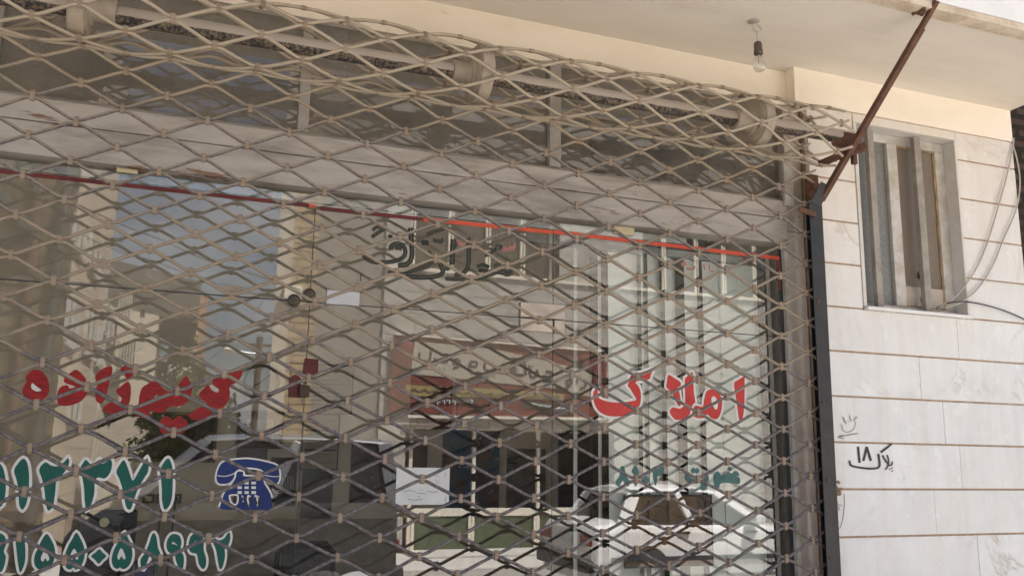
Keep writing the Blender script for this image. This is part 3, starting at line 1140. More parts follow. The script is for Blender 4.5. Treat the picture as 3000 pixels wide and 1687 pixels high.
mb.lathe((bx - 0.012, by, Z_SOF), (0, 0, -1), [(-0.002, 0.030), (0.003, 0.028), (0.006, 0.012)], 20)
mb.build('ceiling_patch', m_mull, lamp)
zb = at(2228, 212, by).z
sx = bx + 0.006
hs = zs - zb
mb = MB()
mb.lathe((sx, by, zs), (0.04, 0, -1), [(0, 0.008), (0.004, 0.015), (0.012, 0.0185), (hs * 0.28, 0.0195), (hs * 0.30, 0.021), (hs * 0.42, 0.021), (hs * 0.44, 0.017)], 20)
mb.build('socket', m_bake, lamp, smooth=True)
mb = MB()
prof = [(hs * 0.42, 0.014), (hs * 0.48, 0.016), (hs * 0.56, 0.022)]
zc_, rb_ = hs - 0.0305, 0.0305
for i in range(13):
    c = R(140) - R(140) * i / 12
    prof.append((zc_ - 0 + rb_ * math.cos(math.pi - (math.pi - c)) if False else zc_ + rb_ * math.cos(c), max(rb_ * math.sin(c), 0.0008)))
mb.lathe((sx + 0.001, by, zs), (0.04, 0, -1), prof, 24)
mb.build('glass_bulb', m_bulb, lamp, smooth=True)
mb = MB()
zf = zs - hs * 0.72
mb.tube([(sx + 0.003, by, zs - hs * 0.44), (sx + 0.003, by, zf)], 0.004, 8)
mb.tube([(sx - 0.012, by, zf - 0.012), (sx - 0.004, by + 0.004, zf - 0.007), (sx + 0.006, by - 0.004, zf - 0.011), (sx + 0.014, by, zf - 0.006)], 0.0009, 5)
mb.tube([(sx + 0.002, by, zf), (sx - 0.012, by, zf - 0.012)], 0.0007, 5)
mb.tube([(sx + 0.004, by, zf), (sx + 0.014, by, zf - 0.006)], 0.0007, 5)
mb.build('filament_stem', m_winframe, lamp)

# ================================================================== cables by the window
def cable(label, pts, r, m, grp='cables hanging beside the barred window'):
    P = [at(u, v, y) for (u, v, y) in pts]
    P = smooth_pts([tuple(p) for p in P], False, 5)
    mb = MB()
    mb.tube(P, r, 7)
    o = mb.build('cable', m, smooth=True)
    return tag(o, label, 'cable', grp)


cable('pale cable curving from the wall top to the window, the longer left one of two', [(2970, 405, -0.01), (2966, 440, -0.012), (2950, 515, -0.015), (2915, 640, -0.012), (2880, 745, -0.012), (2843, 815, -0.015), (2800, 868, -0.02), (2765, 892, 0.01), (2745, 902, 0.05)], 0.0042, m_cable)
cable('pale cable in a wider bow nearer the wall end, reaching the same window corner', [(2966, 420, -0.01), (2982, 480, -0.012), (2988, 545, -0.012), (2975, 620, -0.012), (2940, 700, -0.012), (2910, 775, -0.012), (2865, 845, -0.015), (2815, 885, -0.02), (2775, 899, 0.0), (2745, 903, 0.05)], 0.0042, m_cable)
cable('thin black cable leaving the window corner and sagging to the right', [(2745, 900, 0.05), (2790, 885, -0.02), (2840, 885, -0.02), (2900, 897, -0.015), (2960, 917, -0.012), (3020, 945, -0.012), (3090, 985, -0.01)], 0.0036, m_cableb)

# ================================================================== lettering on the glass
def letters(root, T, items, m_fill, m_line, off, y=YG, sm=3):
    """items: lists of contours in crop pixels (first outer, then holes); coloured plate on a wider white plate"""
    for i, cs in enumerate(items):
        yo = y - 0.0016 - 0.0011 * (i % 2)
        cw = [wall_pts(smooth_pts(c, True, sm), T, yo) for c in cs]
        if m_line:
            o = flat('letter_outline', cw[:1] if off > 0.008 else cw, yo, m_line, root, off, 0.0004)
        flat('letter', cw, yo - 0.0006, m_fill, root, 0.0, 0.0004)


T = crop(1680, 1050, 3.6226)
t_ = thing('window_lettering', 'big red letters with white edges spelling a Persian word, on the pane before the blinds', 'lettering')
letters(t_, T, [
    [[(236, 322), (256, 345), (262, 405), (310, 440), (400, 461), (500, 466), (590, 455), (664, 438), (640, 385), (600, 320), (576, 284), (592, 240), (602, 190), (640, 172), (740, 140), (838, 113), (822, 170), (800, 222), (690, 236), (658, 256), (690, 292), (712, 350), (716, 420), (700, 500), (650, 570), (560, 603), (460, 613), (360, 605), (285, 570), (235, 510), (212, 430), (211, 360)]],
    [[(1008, 172), (1070, 205), (1134, 248), (1136, 290), (1108, 305), (1122, 350), (1140, 480), (1115, 502), (1085, 450), (1052, 375), (1020, 335), (986, 302), (992, 240)]],
    [[(1248, 148), (1270, 165), (1276, 350), (1292, 460), (1262, 540), (1215, 610), (1160, 642), (1092, 651), (1045, 612), (1022, 560), (1052, 518), (1120, 528), (1172, 500), (1186, 420), (1180, 230), (1205, 190)]],
    [[(1460, 325), (1530, 350), (1572, 420), (1577, 500), (1558, 590), (1518, 642), (1460, 628), (1418, 590), (1388, 628), (1312, 628), (1262, 592), (1290, 500), (1370, 512), (1386, 430), (1410, 352)], [(1475, 402), (1508, 410), (1530, 460), (1530, 520), (1508, 540), (1480, 500), (1462, 440)]],
    [[(1810, 192), (1816, 250), (1814, 470), (1802, 600), (1780, 648), (1756, 642), (1742, 540), (1722, 400), (1704, 264), (1750, 225)]],
], m_red, m_white, 0.0115)

T = crop(0, 1125, 2.576)
t_ = thing('window_lettering', 'tall green Persian phone digits with white edges, upper row at the lower left', 'lettering', 'green phone numbers on the glass')
letters(t_, T, [
    [[(-60, 590), (10, 610), (36, 680), (45, 780), (30, 880), (0, 925), (-60, 935)]],
    [[(175, 560), (205, 592), (219, 680), (216, 800), (200, 895), (170, 945), (145, 905), (140, 800), (125, 720), (107, 650), (140, 592)]],
    [[(342, 588), (385, 612), (440, 617), (488, 582), (512, 556), (522, 590), (500, 642), (455, 700), (426, 720), (416, 820), (400, 915), (366, 952), (346, 900), (336, 800), (316, 710), (296, 640)]],
    [[(630, 590), (652, 570), (690, 610), (728, 592), (750, 568), (772, 600), (832, 568), (846, 605), (830, 668), (790, 710), (742, 702), (716, 730), (712, 820), (690, 900), (656, 946), (640, 880), (634, 780), (620, 700), (604, 640)]],
    [[(935, 572), (962, 620), (992, 712), (1012, 718), (1050, 650), (1085, 592), (1110, 558), (1121, 600), (1116, 660), (1080, 720), (1040, 792), (1010, 872), (986, 942), (956, 932), (940, 870), (925, 792), (900, 712), (878, 660), (905, 605)]],
    [[(1268, 558), (1292, 592), (1303, 660), (1302, 800), (1290, 885), (1265, 932), (1240, 942), (1224, 880), (1221, 780), (1214, 700), (1208, 650), (1235, 592)]],
], m_green, m_white, 0.0098)
t_ = thing('window_lettering', 'smaller green Persian phone digits with white edges, lower row at the bottom left', 'lettering', 'green phone numbers on the glass')
letters(t_, T, [
    [[(-60, 1140), (20, 1130), (48, 1190), (28, 1260), (44, 1300), (30, 1375), (5, 1415), (-60, 1410)]],
    [[(170, 1138), (186, 1180), (192, 1260), (187, 1340), (166, 1402), (150, 1412), (138, 1362), (125, 1250), (120, 1180), (145, 1160)]],
    [[(350, 1128), (386, 1170), (412, 1230), (416, 1290), (396, 1352), (370, 1392), (346, 1396), (335, 1384), (320, 1396), (284, 1390), (259, 1350), (262, 1290), (290, 1230), (308, 1188)], [(340, 1252), (372, 1312), (356, 1332), (340, 1310), (324, 1337), (308, 1310)]],
    [[(575, 1118), (606, 1160), (632, 1220), (640, 1280), (626, 1342), (600, 1382), (570, 1396), (555, 1380), (530, 1396), (500, 1382), (484, 1330), (495, 1270), (520, 1210), (545, 1168)], [(560, 1238), (592, 1302), (578, 1322), (560, 1300), (545, 1324), (528, 1300)]],
    [[(750, 1243), (775, 1268), (802, 1295), (772, 1325), (745, 1352), (716, 1322), (688, 1295), (718, 1270)]],
    [[(940, 1118), (972, 1170), (992, 1220), (999, 1290), (982, 1352), (950, 1387), (920, 1391), (905, 1380), (885, 1391), (855, 1372), (843, 1320), (855, 1260), (880, 1208), (910, 1160)], [(915, 1233), (947, 1302), (935, 1320), (915, 1295), (900, 1322), (885, 1300)]],
    [[(1165, 1122), (1182, 1160), (1192, 1230), (1214, 1290), (1206, 1370), (1190, 1397), (1170, 1350), (1154, 1285), (1132, 1285), (1110, 1342), (1085, 1392), (1065, 1372), (1061, 1320), (1095, 1270), (1125, 1200), (1145, 1138)]],
    [[(1310, 1128), (1352, 1140), (1370, 1185), (1362, 1250), (1387, 1300), (1380, 1387), (1345, 1372), (1325, 1320), (1315, 1277), (1275, 1267), (1256, 1225), (1263, 1175), (1285, 1140)], [(1302, 1188), (1320, 1196), (1342, 1216), (1318, 1206), (1300, 1204)]],
    [[(1480, 1122), (1517, 1140), (1537, 1180), (1537, 1250), (1555, 1310), (1552, 1370), (1530, 1392), (1500, 1352), (1485, 1280), (1440, 1267), (1423, 1220), (1433, 1160), (1455, 1130)], [(1470, 1180), (1486, 1186), (1494, 1200), (1478, 1198)]],
    [[(1618, 1158), (1650, 1177), (1690, 1162), (1715, 1128), (1732, 1116), (1738, 1160), (1722, 1215), (1697, 1235), (1697, 1300), (1682, 1370), (1660, 1392), (1644, 1330), (1630, 1250), (1610, 1195)]],
], m_green, m_white, 0.0085)

# telephone sticker
T = crop(600, 1300, 3.745)
t_ = thing('telephone_sticker', 'blue telephone sticker with white edges and keypad on the shop glass', 'sticker')
base = [[(345, 306), (420, 306), (426, 350), (550, 355), (625, 360), (650, 430), (700, 510), (730, 590), (727, 712), (600, 720), (400, 720), (178, 712), (190, 620), (215, 540), (270, 480), (310, 420), (338, 370)],
        [(270, 555), (350, 548), (372, 570), (370, 630), (345, 672), (300, 664), (272, 625), (264, 590)], [(402, 562), (425, 575), (428, 620), (420, 640), (408, 600)], [(472, 556), (505, 570), (512, 610), (500, 665), (488, 694), (470, 650), (460, 600)], [(548, 556), (595, 575), (606, 605), (590, 665), (575, 690), (556, 640), (546, 600)]]
hand = [[(128, 372), (150, 270), (200, 200), (320, 175), (440, 165), (560, 175), (700, 205), (790, 237), (816, 300), (816, 382), (790, 432), (742, 432), (690, 405), (645, 362), (650, 310), (600, 272), (470, 256), (370, 278), (330, 312), (318, 370), (270, 422), (210, 437), (150, 427)]]
for nm, cs, dy in (('telephone_body', base, 0.0), ('handset', hand, 0.0012)):
    yo = YG - 0.0016 - dy
    cw = [wall_pts(smooth_pts(c, True, 3), T, yo) for c in cs]
    o = flat(nm, cw, yo - 0.0006, m_blue, t_, 0, 0.0004)
    flat('sticker_edge', cw[:1] if nm == 'handset' else cw, yo, m_white, t_, 0.0065, 0.0004)
mb = MB()
for r_, (v0, v1) in enumerate(((412, 441), (463, 491), (515, 546))):
    for c_, (u0, u1) in enumerate(((359, 406), (436, 481), (511, 561))):
        if r_ == 0 and c_ == 0:
            continue
        q = wall_pts([(u0, v0), (u1, v0), (u1, v1), (u0, v1)], T, YG - 0.003)
        mb.quad(*[(p[0], YG - 0.0032, p[1]) for p in q])
mb.build('keypad', m_white, t_)
yk = YG - 0.0045
mb = MB()
for pts in ([(140, 345), (190, 352), (240, 350), (300, 332), (330, 315)], [(650, 340), (720, 352), (770, 358), (818, 352)]):
    w_ = wall_pts(ribbon(pts, 9), T, yk)
    n = len(w_)
    for k in range(n // 2 - 1):
        mb.quad(*[(q[0], yk, q[1]) for q in (w_[k], w_[k + 1], w_[n - 2 - k], w_[n - 1 - k])])
mb.build('handset_line', m_white, t_)

# faded teal word and digits under the red word
T = crop(1680, 1050, 3.6226)
t_ = thing('window_lettering', 'worn teal letters and digits peeling off the glass below the big red word', 'lettering')
letters(t_, T, [
    [[(1520, 1195), (1555, 1215), (1562, 1240), (1580, 1224), (1602, 1236), (1640, 1200), (1680, 1216), (1710, 1190), (1745, 1200), (1762, 1242), (1732, 1247), (1766, 1265), (1756, 1328), (1640, 1316), (1560, 1326), (1545, 1372), (1500, 1362), (1483, 1250)]],
    [[(1657, 1143), (1687, 1166), (1665, 1192), (1633, 1166)]],
    [[(1415, 1213), (1437, 1260), (1427, 1310), (1382, 1325), (1418, 1360), (1390, 1397), (1338, 1382), (1350, 1322), (1250, 1327), (1188, 1280), (1195, 1208), (1240, 1252), (1320, 1287), (1400, 1270)]],
    [[(1275, 1153), (1292, 1170), (1312, 1153), (1337, 1185), (1312, 1222), (1290, 1207), (1260, 1217), (1248, 1180)]],
    [[(848, 1148), (957, 1148), (957, 1200), (922, 1236), (892, 1246), (887, 1300), (870, 1347), (850, 1290), (843, 1220)]],
    [[(770, 1243), (812, 1285), (775, 1327), (733, 1285)]],
    [[(660, 1133), (692, 1180), (692, 1240), (677, 1330), (650, 1347), (650, 1250), (618, 1200), (640, 1148)]],
    [[(520, 1138), (542, 1160), (557, 1240), (592, 1290), (582, 1357), (545, 1327), (520, 1290), (495, 1342), (463, 1352), (448, 1300), (490, 1240), (500, 1158)]],
], m_teal, None, 0)

# hand brushed red word on the left pane
T = crop(0, 1050, 3.6233)
T2 = crop(500, 950, 3.6233)


def T3(p):
    return p


def cv(pts, TT):
    return [TT(p) for p in pts]


t_ = thing('window_lettering', 'clumsy hand brushed red letters on the left pane above the green digits', 'lettering')
redw = [
    [cv([(400, 118), (462, 150), (512, 230), (524, 320), (497, 400), (422, 450), (340, 457), (270, 412), (236, 350), (260, 280), (287, 228), (270, 200), (328, 130)], T), cv([(345, 258), (382, 290), (443, 336), (392, 350), (338, 322), (330, 285)], T)],
    [cv([(810, 118), (872, 165), (917, 232), (928, 330), (907, 402), (842, 462), (740, 497), (638, 497), (608, 450), (613, 350), (650, 298), (715, 281), (740, 315), (800, 297), (688, 256), (686, 205), (750, 148)], T)],
    [cv([(1182, 82), (1192, 140), (1167, 230), (1152, 300), (1122, 402), (1092, 467), (1048, 472), (1013, 430), (1013, 330), (1030, 280), (1008, 200), (1048, 138), (1108, 98)], T)],
    [cv([(1355, 242), (1387, 290), (1387, 402), (1362, 502), (1322, 562), (1240, 588), (1150, 582), (1098, 545), (1110, 503), (1180, 463), (1270, 465), (1290, 420), (1258, 390), (1232, 340), (1290, 288)], T)],
    [cv([(1330, 68), (1402, 90), (1447, 140), (1402, 182), (1350, 220), (1303, 150), (1278, 120)], T)],
    [cv([(1640, 238), (1702, 280), (1762, 340), (1880, 340), (1898, 270), (1975, 186), (2012, 240), (2037, 320), (2012, 432), (1922, 502), (1802, 512), (1742, 567), (1660, 572), (1600, 547), (1590, 602), (1540, 632), (1468, 612), (1428, 560), (1468, 480), (1478, 400), (1508, 310), (1570, 268)], T), cv([(1650, 378), (1697, 405), (1648, 422)], T)],
    [cv([(1688, 680), (1740, 618), (1790, 613), (1835, 650), (1880, 613), (1932, 620), (1998, 690), (1952, 782), (1840, 802), (1720, 792)], T)],
    [cv([(755, 488), (757, 540), (702, 612), (628, 655), (628, 740), (602, 832), (542, 887), (470, 892), (442, 880), (432, 952), (360, 1002), (250, 1010), (186, 972), (238, 918), (330, 868), (380, 838), (308, 772), (306, 730), (350, 678), (400, 643), (432, 690), (490, 722), (512, 690), (448, 640), (446, 590), (500, 558), (590, 548), (620, 513), (700, 498)], T2)],
]
letters(t_, T3, redw, m_redpaint, None, 0)
mb = MB()
q = wall_pts(cv([(345, 256), (382, 288), (445, 337), (392, 351), (337, 323), (329, 285)], T), T3, YG - 0.001)
mb.add([(p[0], YG - 0.0012, p[1]) for p in q], [tuple(range(len(q)))])
mb.build('letter_gap', m_paper, t_)

# dark brush calligraphy on the upper panes, with traces of pink paint
T = crop(1030, 640, 4.6836)
t_ = thing('window_lettering', 'dark brushed calligraphy with pale edges on the upper glass below the orange tape', 'lettering')
S_ = [([(545, 425), (540, 390), (580, 350), (650, 345), (710, 380), (738, 440), (725, 510), (670, 555), (560, 590), (420, 602), (300, 596), (210, 555), (162, 500)], 44),
      ([(600, 410), (650, 405), (690, 425)], 40),
      ([(808, 128), (815, 250), (828, 400), (828, 520), (790, 600), (720, 640), (638, 645)], 52),
      ([(1045, 450), (1090, 510), (1112, 560), (1095, 605), (980, 660), (860, 705), (700, 735), (500, 748)], 42),
      ([(1215, 620), (1240, 680), (1250, 740), (1190, 785), (1050, 805), (900, 808), (740, 790)], 48), ([(1240, 680), (1300, 690), (1345, 680)], 40),
      ([(1398, 285), (1390, 400), (1378, 635)], 56), ([(1395, 285), (1420, 330), (1442, 392)], 26),
      ([(1600, 268), (1608, 450), (1605, 620), (1570, 715), (1500, 762), (1410, 775)], 46),
      ([(1735, 690), (1800, 672), (1875, 700)], 90), ([(1880, 700), (1868, 770), (1790, 810), (1640, 828), (1450, 832), (1288, 826)], 40),
      ([(1890, 750), (1980, 730), (2080, 745), (2140, 770), (2215, 735)], 44), ([(1962, 665), (1990, 630), (2040, 620)], 36), ([(2060, 730), (2120, 715), (2190, 725)], 36),
      ([(960, 330), (1055, 335)], 60), ([(1135, 270), (1145, 315), (1190, 300), (1205, 325), (1245, 320), (1245, 265)], 26),
      ([(1030, 222), (1100, 190), (1180, 165), (1262, 142)], 34), ([(1835, 515), (1930, 455), (1990, 412)], 34), ([(1975, 390), (2015, 365), (2055, 395), (2020, 425)], 26),
      ([(275, 258), (350, 205), (445, 145)], 40), ([(290, 170), (330, 125), (410, 120)], 34), ([(500, 240), (560, 250)], 40), ([(120, 860), (128, 760)], 10)]
S_ = [(p_, w_ * (1.3 if len(p_) > 2 else 1.1)) for p_, w_ in S_]
strokes('brush_stroke', S_, T, YG - 0.002, m_calli, t_, 0.00012, True)
strokes('brush_highlight', [([p for p in pts], max(5, wd * 0.13)) for pts, wd in S_ if len(pts) > 2], T, YG - 0.0056, m_calli2, t_, 0.00005, True)
strokes('pink_trace', [([(1470, 290), (1480, 345), (1520, 365), (1555, 330)], 40), ([(1690, 280), (1700, 330), (1745, 370)], 40), ([(2075, 405), (2130, 425), (2190, 410), (2240, 400)], 60), ([(2230, 340), (2245, 400)], 26), ([(2165, 320), (2170, 400)], 16), ([(2040, 285)], 28), ([(1585, 222)], 26), ([(1655, 405), (1655, 430)], 24)], T, YG - 0.0012, m_pink, t_, 0.00005)
T = crop(2000, 562, 2.576)
strokes('pink_trace', [([(5, 530), (10, 560)], 40), ([(30, 575), (75, 585), (90, 560)], 16), ([(160, 545), (165, 590)], 14), ([(200, 550), (205, 590), (235, 600)], 10), ([(255, 570)], 12)], T, YG - 0.0012, m_pink, t_, 0.00005)

# paper, hasp and padlock, round sticker
a, c = at(1158, 1478, YG + 0.004), at(1318, 1370, YG + 0.004)
t_ = tag(plate('paper_note', 1158, 1370, 1318, 1478, YG - 0.004, 0.001, m_paper, None, 0), 'white sheet of paper with faint handwriting stuck on the glass', 'paper note')
T = crop(1000, 1125, 2.576)
strokes('handwriting', [([(465, 810), (520, 800), (560, 812)], 4), ([(570, 820), (640, 825)], 4), ([(650, 805), (700, 815), (725, 800)], 4), ([(500, 868), (560, 872), (615, 866)], 4), ([(590, 795)], 7), ([(610, 795)], 7), ([(575, 850), (590, 845)], 4), ([(715, 720), (720, 750)], 3), ([(735, 725), (735, 748)], 3), ([(785, 660), (785, 700)], 3), ([(790, 850), (785, 885)], 4), ([(700, 690), (740, 690)], 3)], T, YG - 0.0046, m_pencil, t_, 0)
t_ = thing('door_hasp', 'maroon hasp and staple on the glass door closed by a brown padlock', 'hasp')
T = crop(500, 950, 3.6233)
for nm, c in (('hasp_plate', [(1428, 358), (1568, 372), (1560, 545), (1408, 525)]), ('staple_plate', [(1262, 610), (1285, 550), (1320, 530), (1360, 548), (1395, 600), (1395, 772), (1256, 770)])):
    flat(nm, [wall_pts(c, T, 0.085)], 0.085, m_maroon, t_, 0, 0.012)
t2 = thing('padlock', 'small brown padlock hanging from the maroon hasp on the glass door', 'padlock')
a, c = at(*T((1358, 768)), 0.07), at(*T((1476, 652)), 0.07)
mb = MB()
mb.box(a.x, c.x, 0.058, 0.076, a.z, c.z)
mb.build('lock_body', m_lock, t2, bevel=0.004)
mb = MB()
mb.tube([(a.x + 0.009, 0.067, c.z - 0.004), (a.x + 0.009, 0.067, c.z + 0.014), (a.x + 0.016, 0.067, c.z + 0.022), (c.x - 0.016, 0.067, c.z + 0.022), (c.x - 0.007, 0.067, c.z + 0.014), (c.x - 0.007, 0.067, c.z - 0.004)], 0.0033, 8)
mb.build('shackle', m_alu, t2, smooth=True)
t_ = thing('round_sticker', 'round white sticker with a blue ring, only its top edge in view', 'sticker')
p = at(1045, 1782, YG)
for nm, r, m, dy in (('sticker_face', 0.150, m_white, 0.0015), ('sticker_ring', 0.118, m_blue, 0.0023), ('sticker_centre', 0.095, m_white, 0.0031)):
    flat(nm, [[(p.x + r * math.cos(k * math.pi / 24), p.z + r * 0.95 * math.sin(k * math.pi / 24)) for k in range(48)]], YG - dy, m, t_, 0, 0.0004)

# ================================================================== inside the shop
def slat_mesh(x, y, wd, ang, z0, z1, m, parent):
    mb = MB()
    n = 5
    vs, fs = [], []
    ca, sa = math.cos(ang), math.sin(ang)
    for zi, z in enumerate((z0, z1)):
        for i in range(n + 1):
            s = (i / n - 0.5) * wd
            bow = 0.009 * (1 - (2 * i / n - 1) ** 2)
            vs.append((x + s * ca - bow * sa, y + s * sa - bow * ca, z))
    for i in range(n):
        fs.append((i, i + 1, n + 2 + i, n + 1 + i))
    mb.add(vs, fs)
    return mb.build('slat', m, parent, smooth=True)


bl = thing('vertical_blind', 'pale vertical blinds half turned behind the right hand glass pane', 'blind')
YB = 0.23
for (u0, u1) in ((1681, 1692), (1752, 1762), (1782, 1868), (1880, 1896), (1899, 1936), (1950, 1980), (2008, 2046), (2062, 2118), (2112, 2172), (2164, 2226), (2218, 2262)):
    lo_, hi_ = 0.0, 0.14
    for _ in range(30):      # how far the slat is turned, from the width it shows
        t_m = (lo_ + hi_) / 2
        ea, eb = at(u0, 1000, YB - t_m / 2), at(u1, 1000, YB + t_m / 2)
        if math.hypot(eb.x - ea.x, eb.y - ea.y) < 0.127:
            lo_ = t_m
        else:
            hi_ = t_m
    slat_mesh((ea.x + eb.x) / 2, YB, math.hypot(eb.x - ea.x, eb.y - ea.y), math.atan2(eb.y - ea.y, eb.x - ea.x), 0.15, 2.54, m_blind, bl)
mb = MB()
mb.box(1.45, 2.70, YB - 0.02, YB + 0.02, 2.545, 2.58)
mb.build('head_rail', m_alu, bl)

YW2 = 2.585


def board(name, label, cat, u0, v0, u1, v1, y, frame, m_in, m_fr, group=None, inner=None, d=0.02):
    """framed or plain picture; real rectangle in the plane y"""
    a, c = at(u0, v1, y), at(u1, v0, y)
    t = thing(name, label, cat, group)
    x0, x1, z0, z1 = a.x, c.x, a.z, c.z
    f = frame
    if f:
        mb = MB()
        mb.box(x0, x1, y - d, y, z1 - f, z1)
        mb.box(x0, x1, y - d, y, z0, z0 + f)
        mb.box(x0, x0 + f, y - d, y, z0 + f, z1 - f)
        mb.box(x1 - f, x1, y - d, y, z0 + f, z1 - f)
        mb.build('frame', m_fr, t, bevel=0.002)
    mb = MB()
    mb.box(x0 + f, x1 - f, y - d * 0.5, y - 0.001, z0 + f, z1 - f)
    mb.build('picture' if f else 'sheet', m_in, t)
    if inner:
        m2, k = inner
        mb = MB()
        gx, gz = (x1 - x0) * k, (z1 - z0) * k
        mb.box(x0 + gx, x1 - gx, y - d * 0.5 - 0.003, y - d * 0.5 - 0.001, z0 + gz, z1 - gz)
        mb.build('mat_panel', m2, t)
    return t, (x0, x1, z0, z1)


m_blackpic = M('dark_glazed_picture', (0.018, 0.017, 0.016), (0.10, 0.085, 0.08), 3, 0.45, 0.75, rough=0.12, stretch=(1, 1, 3), bump=0)
m_gold = M('dull_gold_frame', (0.16, 0.11, 0.05), (0.10, 0.07, 0.035), 20, rough=0.4, bump=0)
m_brownfr = M('dark_brown_frame', (0.055, 0.03, 0.018), (0.035, 0.02, 0.012), 20, rough=0.4, bump=0)
m_cream2 = M('cream_sheet', (0.45, 0.41, 0.33), (0.40, 0.36, 0.29), 8, rough=0.8, bump=0)
m_bluebrd = M('navy_border', (0.02, 0.035, 0.13), rough=0.5, bump=0)
m_slate = M('slate_grey_print', (0.075, 0.075, 0.085), (0.12, 0.105, 0.115), 9, 0.4, 0.65, ((0.30, 0.27, 0.26), 16, 0.66, 0.70), 0.4, bump=0)
m_purple = M('purple_grey_print', (0.085, 0.065, 0.075), (0.13, 0.10, 0.11), 12, 0.4, 0.6, ((0.27, 0.23, 0.21), 22, 0.63, 0.67), 0.4, bump=0)
m_bluepr = M('blue_calligraphy_print', (0.02, 0.11, 0.21), (0.10, 0.06, 0.07), 3.0, 0.42, 0.52, ((0.42, 0.36, 0.28), 11, 0.60, 0.64), 0.4, bump=0)
m_redpr = M('dark_red_print', (0.14, 0.012, 0.015), (0.04, 0.012, 0.012), 4, 0.35, 0.6, ((0.30, 0.10, 0.08), 14, 0.66, 0.70), 0.4, bump=0)
m_wood = M('carved_brown_wood', (0.17, 0.085, 0.03), (0.07, 0.035, 0.013), 7, 0.35, 0.65, ((0.30, 0.17, 0.07), 19, 0.62, 0.70), 0.45, stretch=(3, 1, 0.8), bump=0.3)
m_seat = M('dark_floral_fabric', (0.05, 0.055, 0.065), (0.10, 0.11, 0.12), 16, 0.4, 0.6, ((0.25, 0.25, 0.25), 25, 0.66, 0.7), 0.7, bump=0.2)
m_plastic = M('black_plastic', (0.018, 0.018, 0.02), (0.025, 0.025, 0.027), 8, rough=0.45, bump=0.05)

board('framed_picture', 'large dark glazed picture in a thin gold frame on the back wall', 'picture', 275, 1212, 640, 1350, YW2, 0.016, m_blackpic, m_gold)
board('framed_picture', 'small brown framed picture with a pale mat on the back wall', 'picture', 690, 1207, 832, 1312, YW2, 0.026, m_blackpic, m_brownfr, inner=(m_cream2, 0.21))
t_, q = board('notice', 'cream notice with a navy border and red lines on the back wall', 'notice', 878, 1213, 996, 1376, YW2, 0.007, m_cream2, m_bluebrd)
mb = MB()
for k in range(16):
    zz_ = q[3] - 0.05 - k * (q[3] - q[2] - 0.08) / 16
    mb.box(q[0] + 0.03, q[1] - 0.03 - 0.05 * ((k * 7) % 3), YW2 - 0.0125, YW2 - 0.0115, zz_, zz_ + 0.003)
mb.build('text_lines', m_pencil, t_)
mb = MB()
for k in (4, 11):
    zz_ = q[3] - 0.05 - k * (q[3] - q[2] - 0.08) / 16 + 0.004
    mb.box(q[0] + 0.02, q[1] - 0.02, YW2 - 0.0135, YW2 - 0.0126, zz_, zz_ + 0.012)
mb.build('red_line', m_maroon, t_)
t_, q = board('notice', 'broad cream notice with a thin blue border, above the navy bordered one', 'notice', 842, 1072, 1036, 1208, YW2, 0.004, m_cream2, m_bluebrd)
mb = MB()
for k in range(9):
    zz_ = q[3] - 0.05 - k * (q[3] - q[2] - 0.08) / 9
    mb.box(q[0] + 0.05, q[1] - 0.04 - 0.06 * ((k * 5) % 3), YW2 - 0.0125, YW2 - 0.0115, zz_, zz_ + 0.004)
mb.build('text_lines', m_pencil, t_)
board('poster', 'plain slate grey poster below the small framed picture', 'poster', 682, 1314, 784, 1480, YW2, 0, m_slate, None)
t_, q = board('poster', 'dark poster with white upright calligraphy beside the telephone sticker', 'poster', 786, 1340, 871, 1482, YW2 - 0.004, 0, m_plastic, None)
T = crop(600, 1300, 3.745)
strokes('calligraphy', [([(u, 330 + (u * 7) % 40), (u + 2, 505)], 5) for u in range(850, 985, 18)] + [([(740, 500), (800, 540), (870, 520), (940, 525)], 8), ([(760, 530), (830, 505), (900, 500)], 6)], T, YW2 - 0.018, m_paper, t_, 0.0001)
board('poster', 'dark grey poster with pale pink flowers right of the shop door seam', 'poster', 878, 1380, 976, 1518, YW2, 0, m_slate, None)
board('poster', 'wide purple grey poster with pale corner flowers behind the paper note', 'poster', 1022, 1292, 1252, 1472, YW2, 0, m_purple, None)
board('poster', 'tall blue poster with ornate cream calligraphy', 'poster', 1290, 1260, 1463, 1516, YW2, 0, m_bluepr, None)
board('poster', 'small dark poster with curling calligraphy right of the tall blue one', 'poster', 1482, 1315, 1597, 1492, YW2, 0, m_slate, None)
board('poster', 'narrow blue edged poster nearest the blinds', 'poster', 1634, 1262, 1732, 1484, YW2, 0.012, m_plastic, m_bluebrd)
t_, q = board('poster', 'dark red poster with a white top and blue dots near the door', 'poster', 1199, 1070, 1326, 1256, YW2, 0, m_redpr, None)
mb = MB()
mb.box(q[0], q[1], YW2 - 0.014, YW2 - 0.011, q[3] - 0.085, q[3])
mb.build('white_band', m_paper, t_)
mb = MB()
for i, (dx, dz) in enumerate(((0.0, 0.0), (0.032, 0.0), (0.016, -0.028))):
    mb.lathe((q[1] - 0.10 + dx, YW2 - 0.014, q[3] - 0.03 + dz), (0, -1, 0), [(0, 0.015), (0.001, 0.015)], 14)
mb.build('blue_dot', m_bluebrd, t_)
board('notice', 'pale notice with a thin red border near the dark red poster', 'notice', 1335, 1184, 1434, 1254, 2.3, 0.006, m_cream2, m_maroon)
t_, q = board('framed_board', 'brown carved wood panel picture in a dark frame leaning behind the right pane', 'picture', 1827, 1448, 2083, 1664, 0.175, 0.008, m_wood, m_darkframe, d=0.01)
mb = MB()
mb.box(q[0] + 0.02, q[1] - 0.02, 0.162, 0.168, q[2] + 0.03, q[2] + 0.075)
mb.build('caption_band', m_darkframe, t_)
mb = MB()
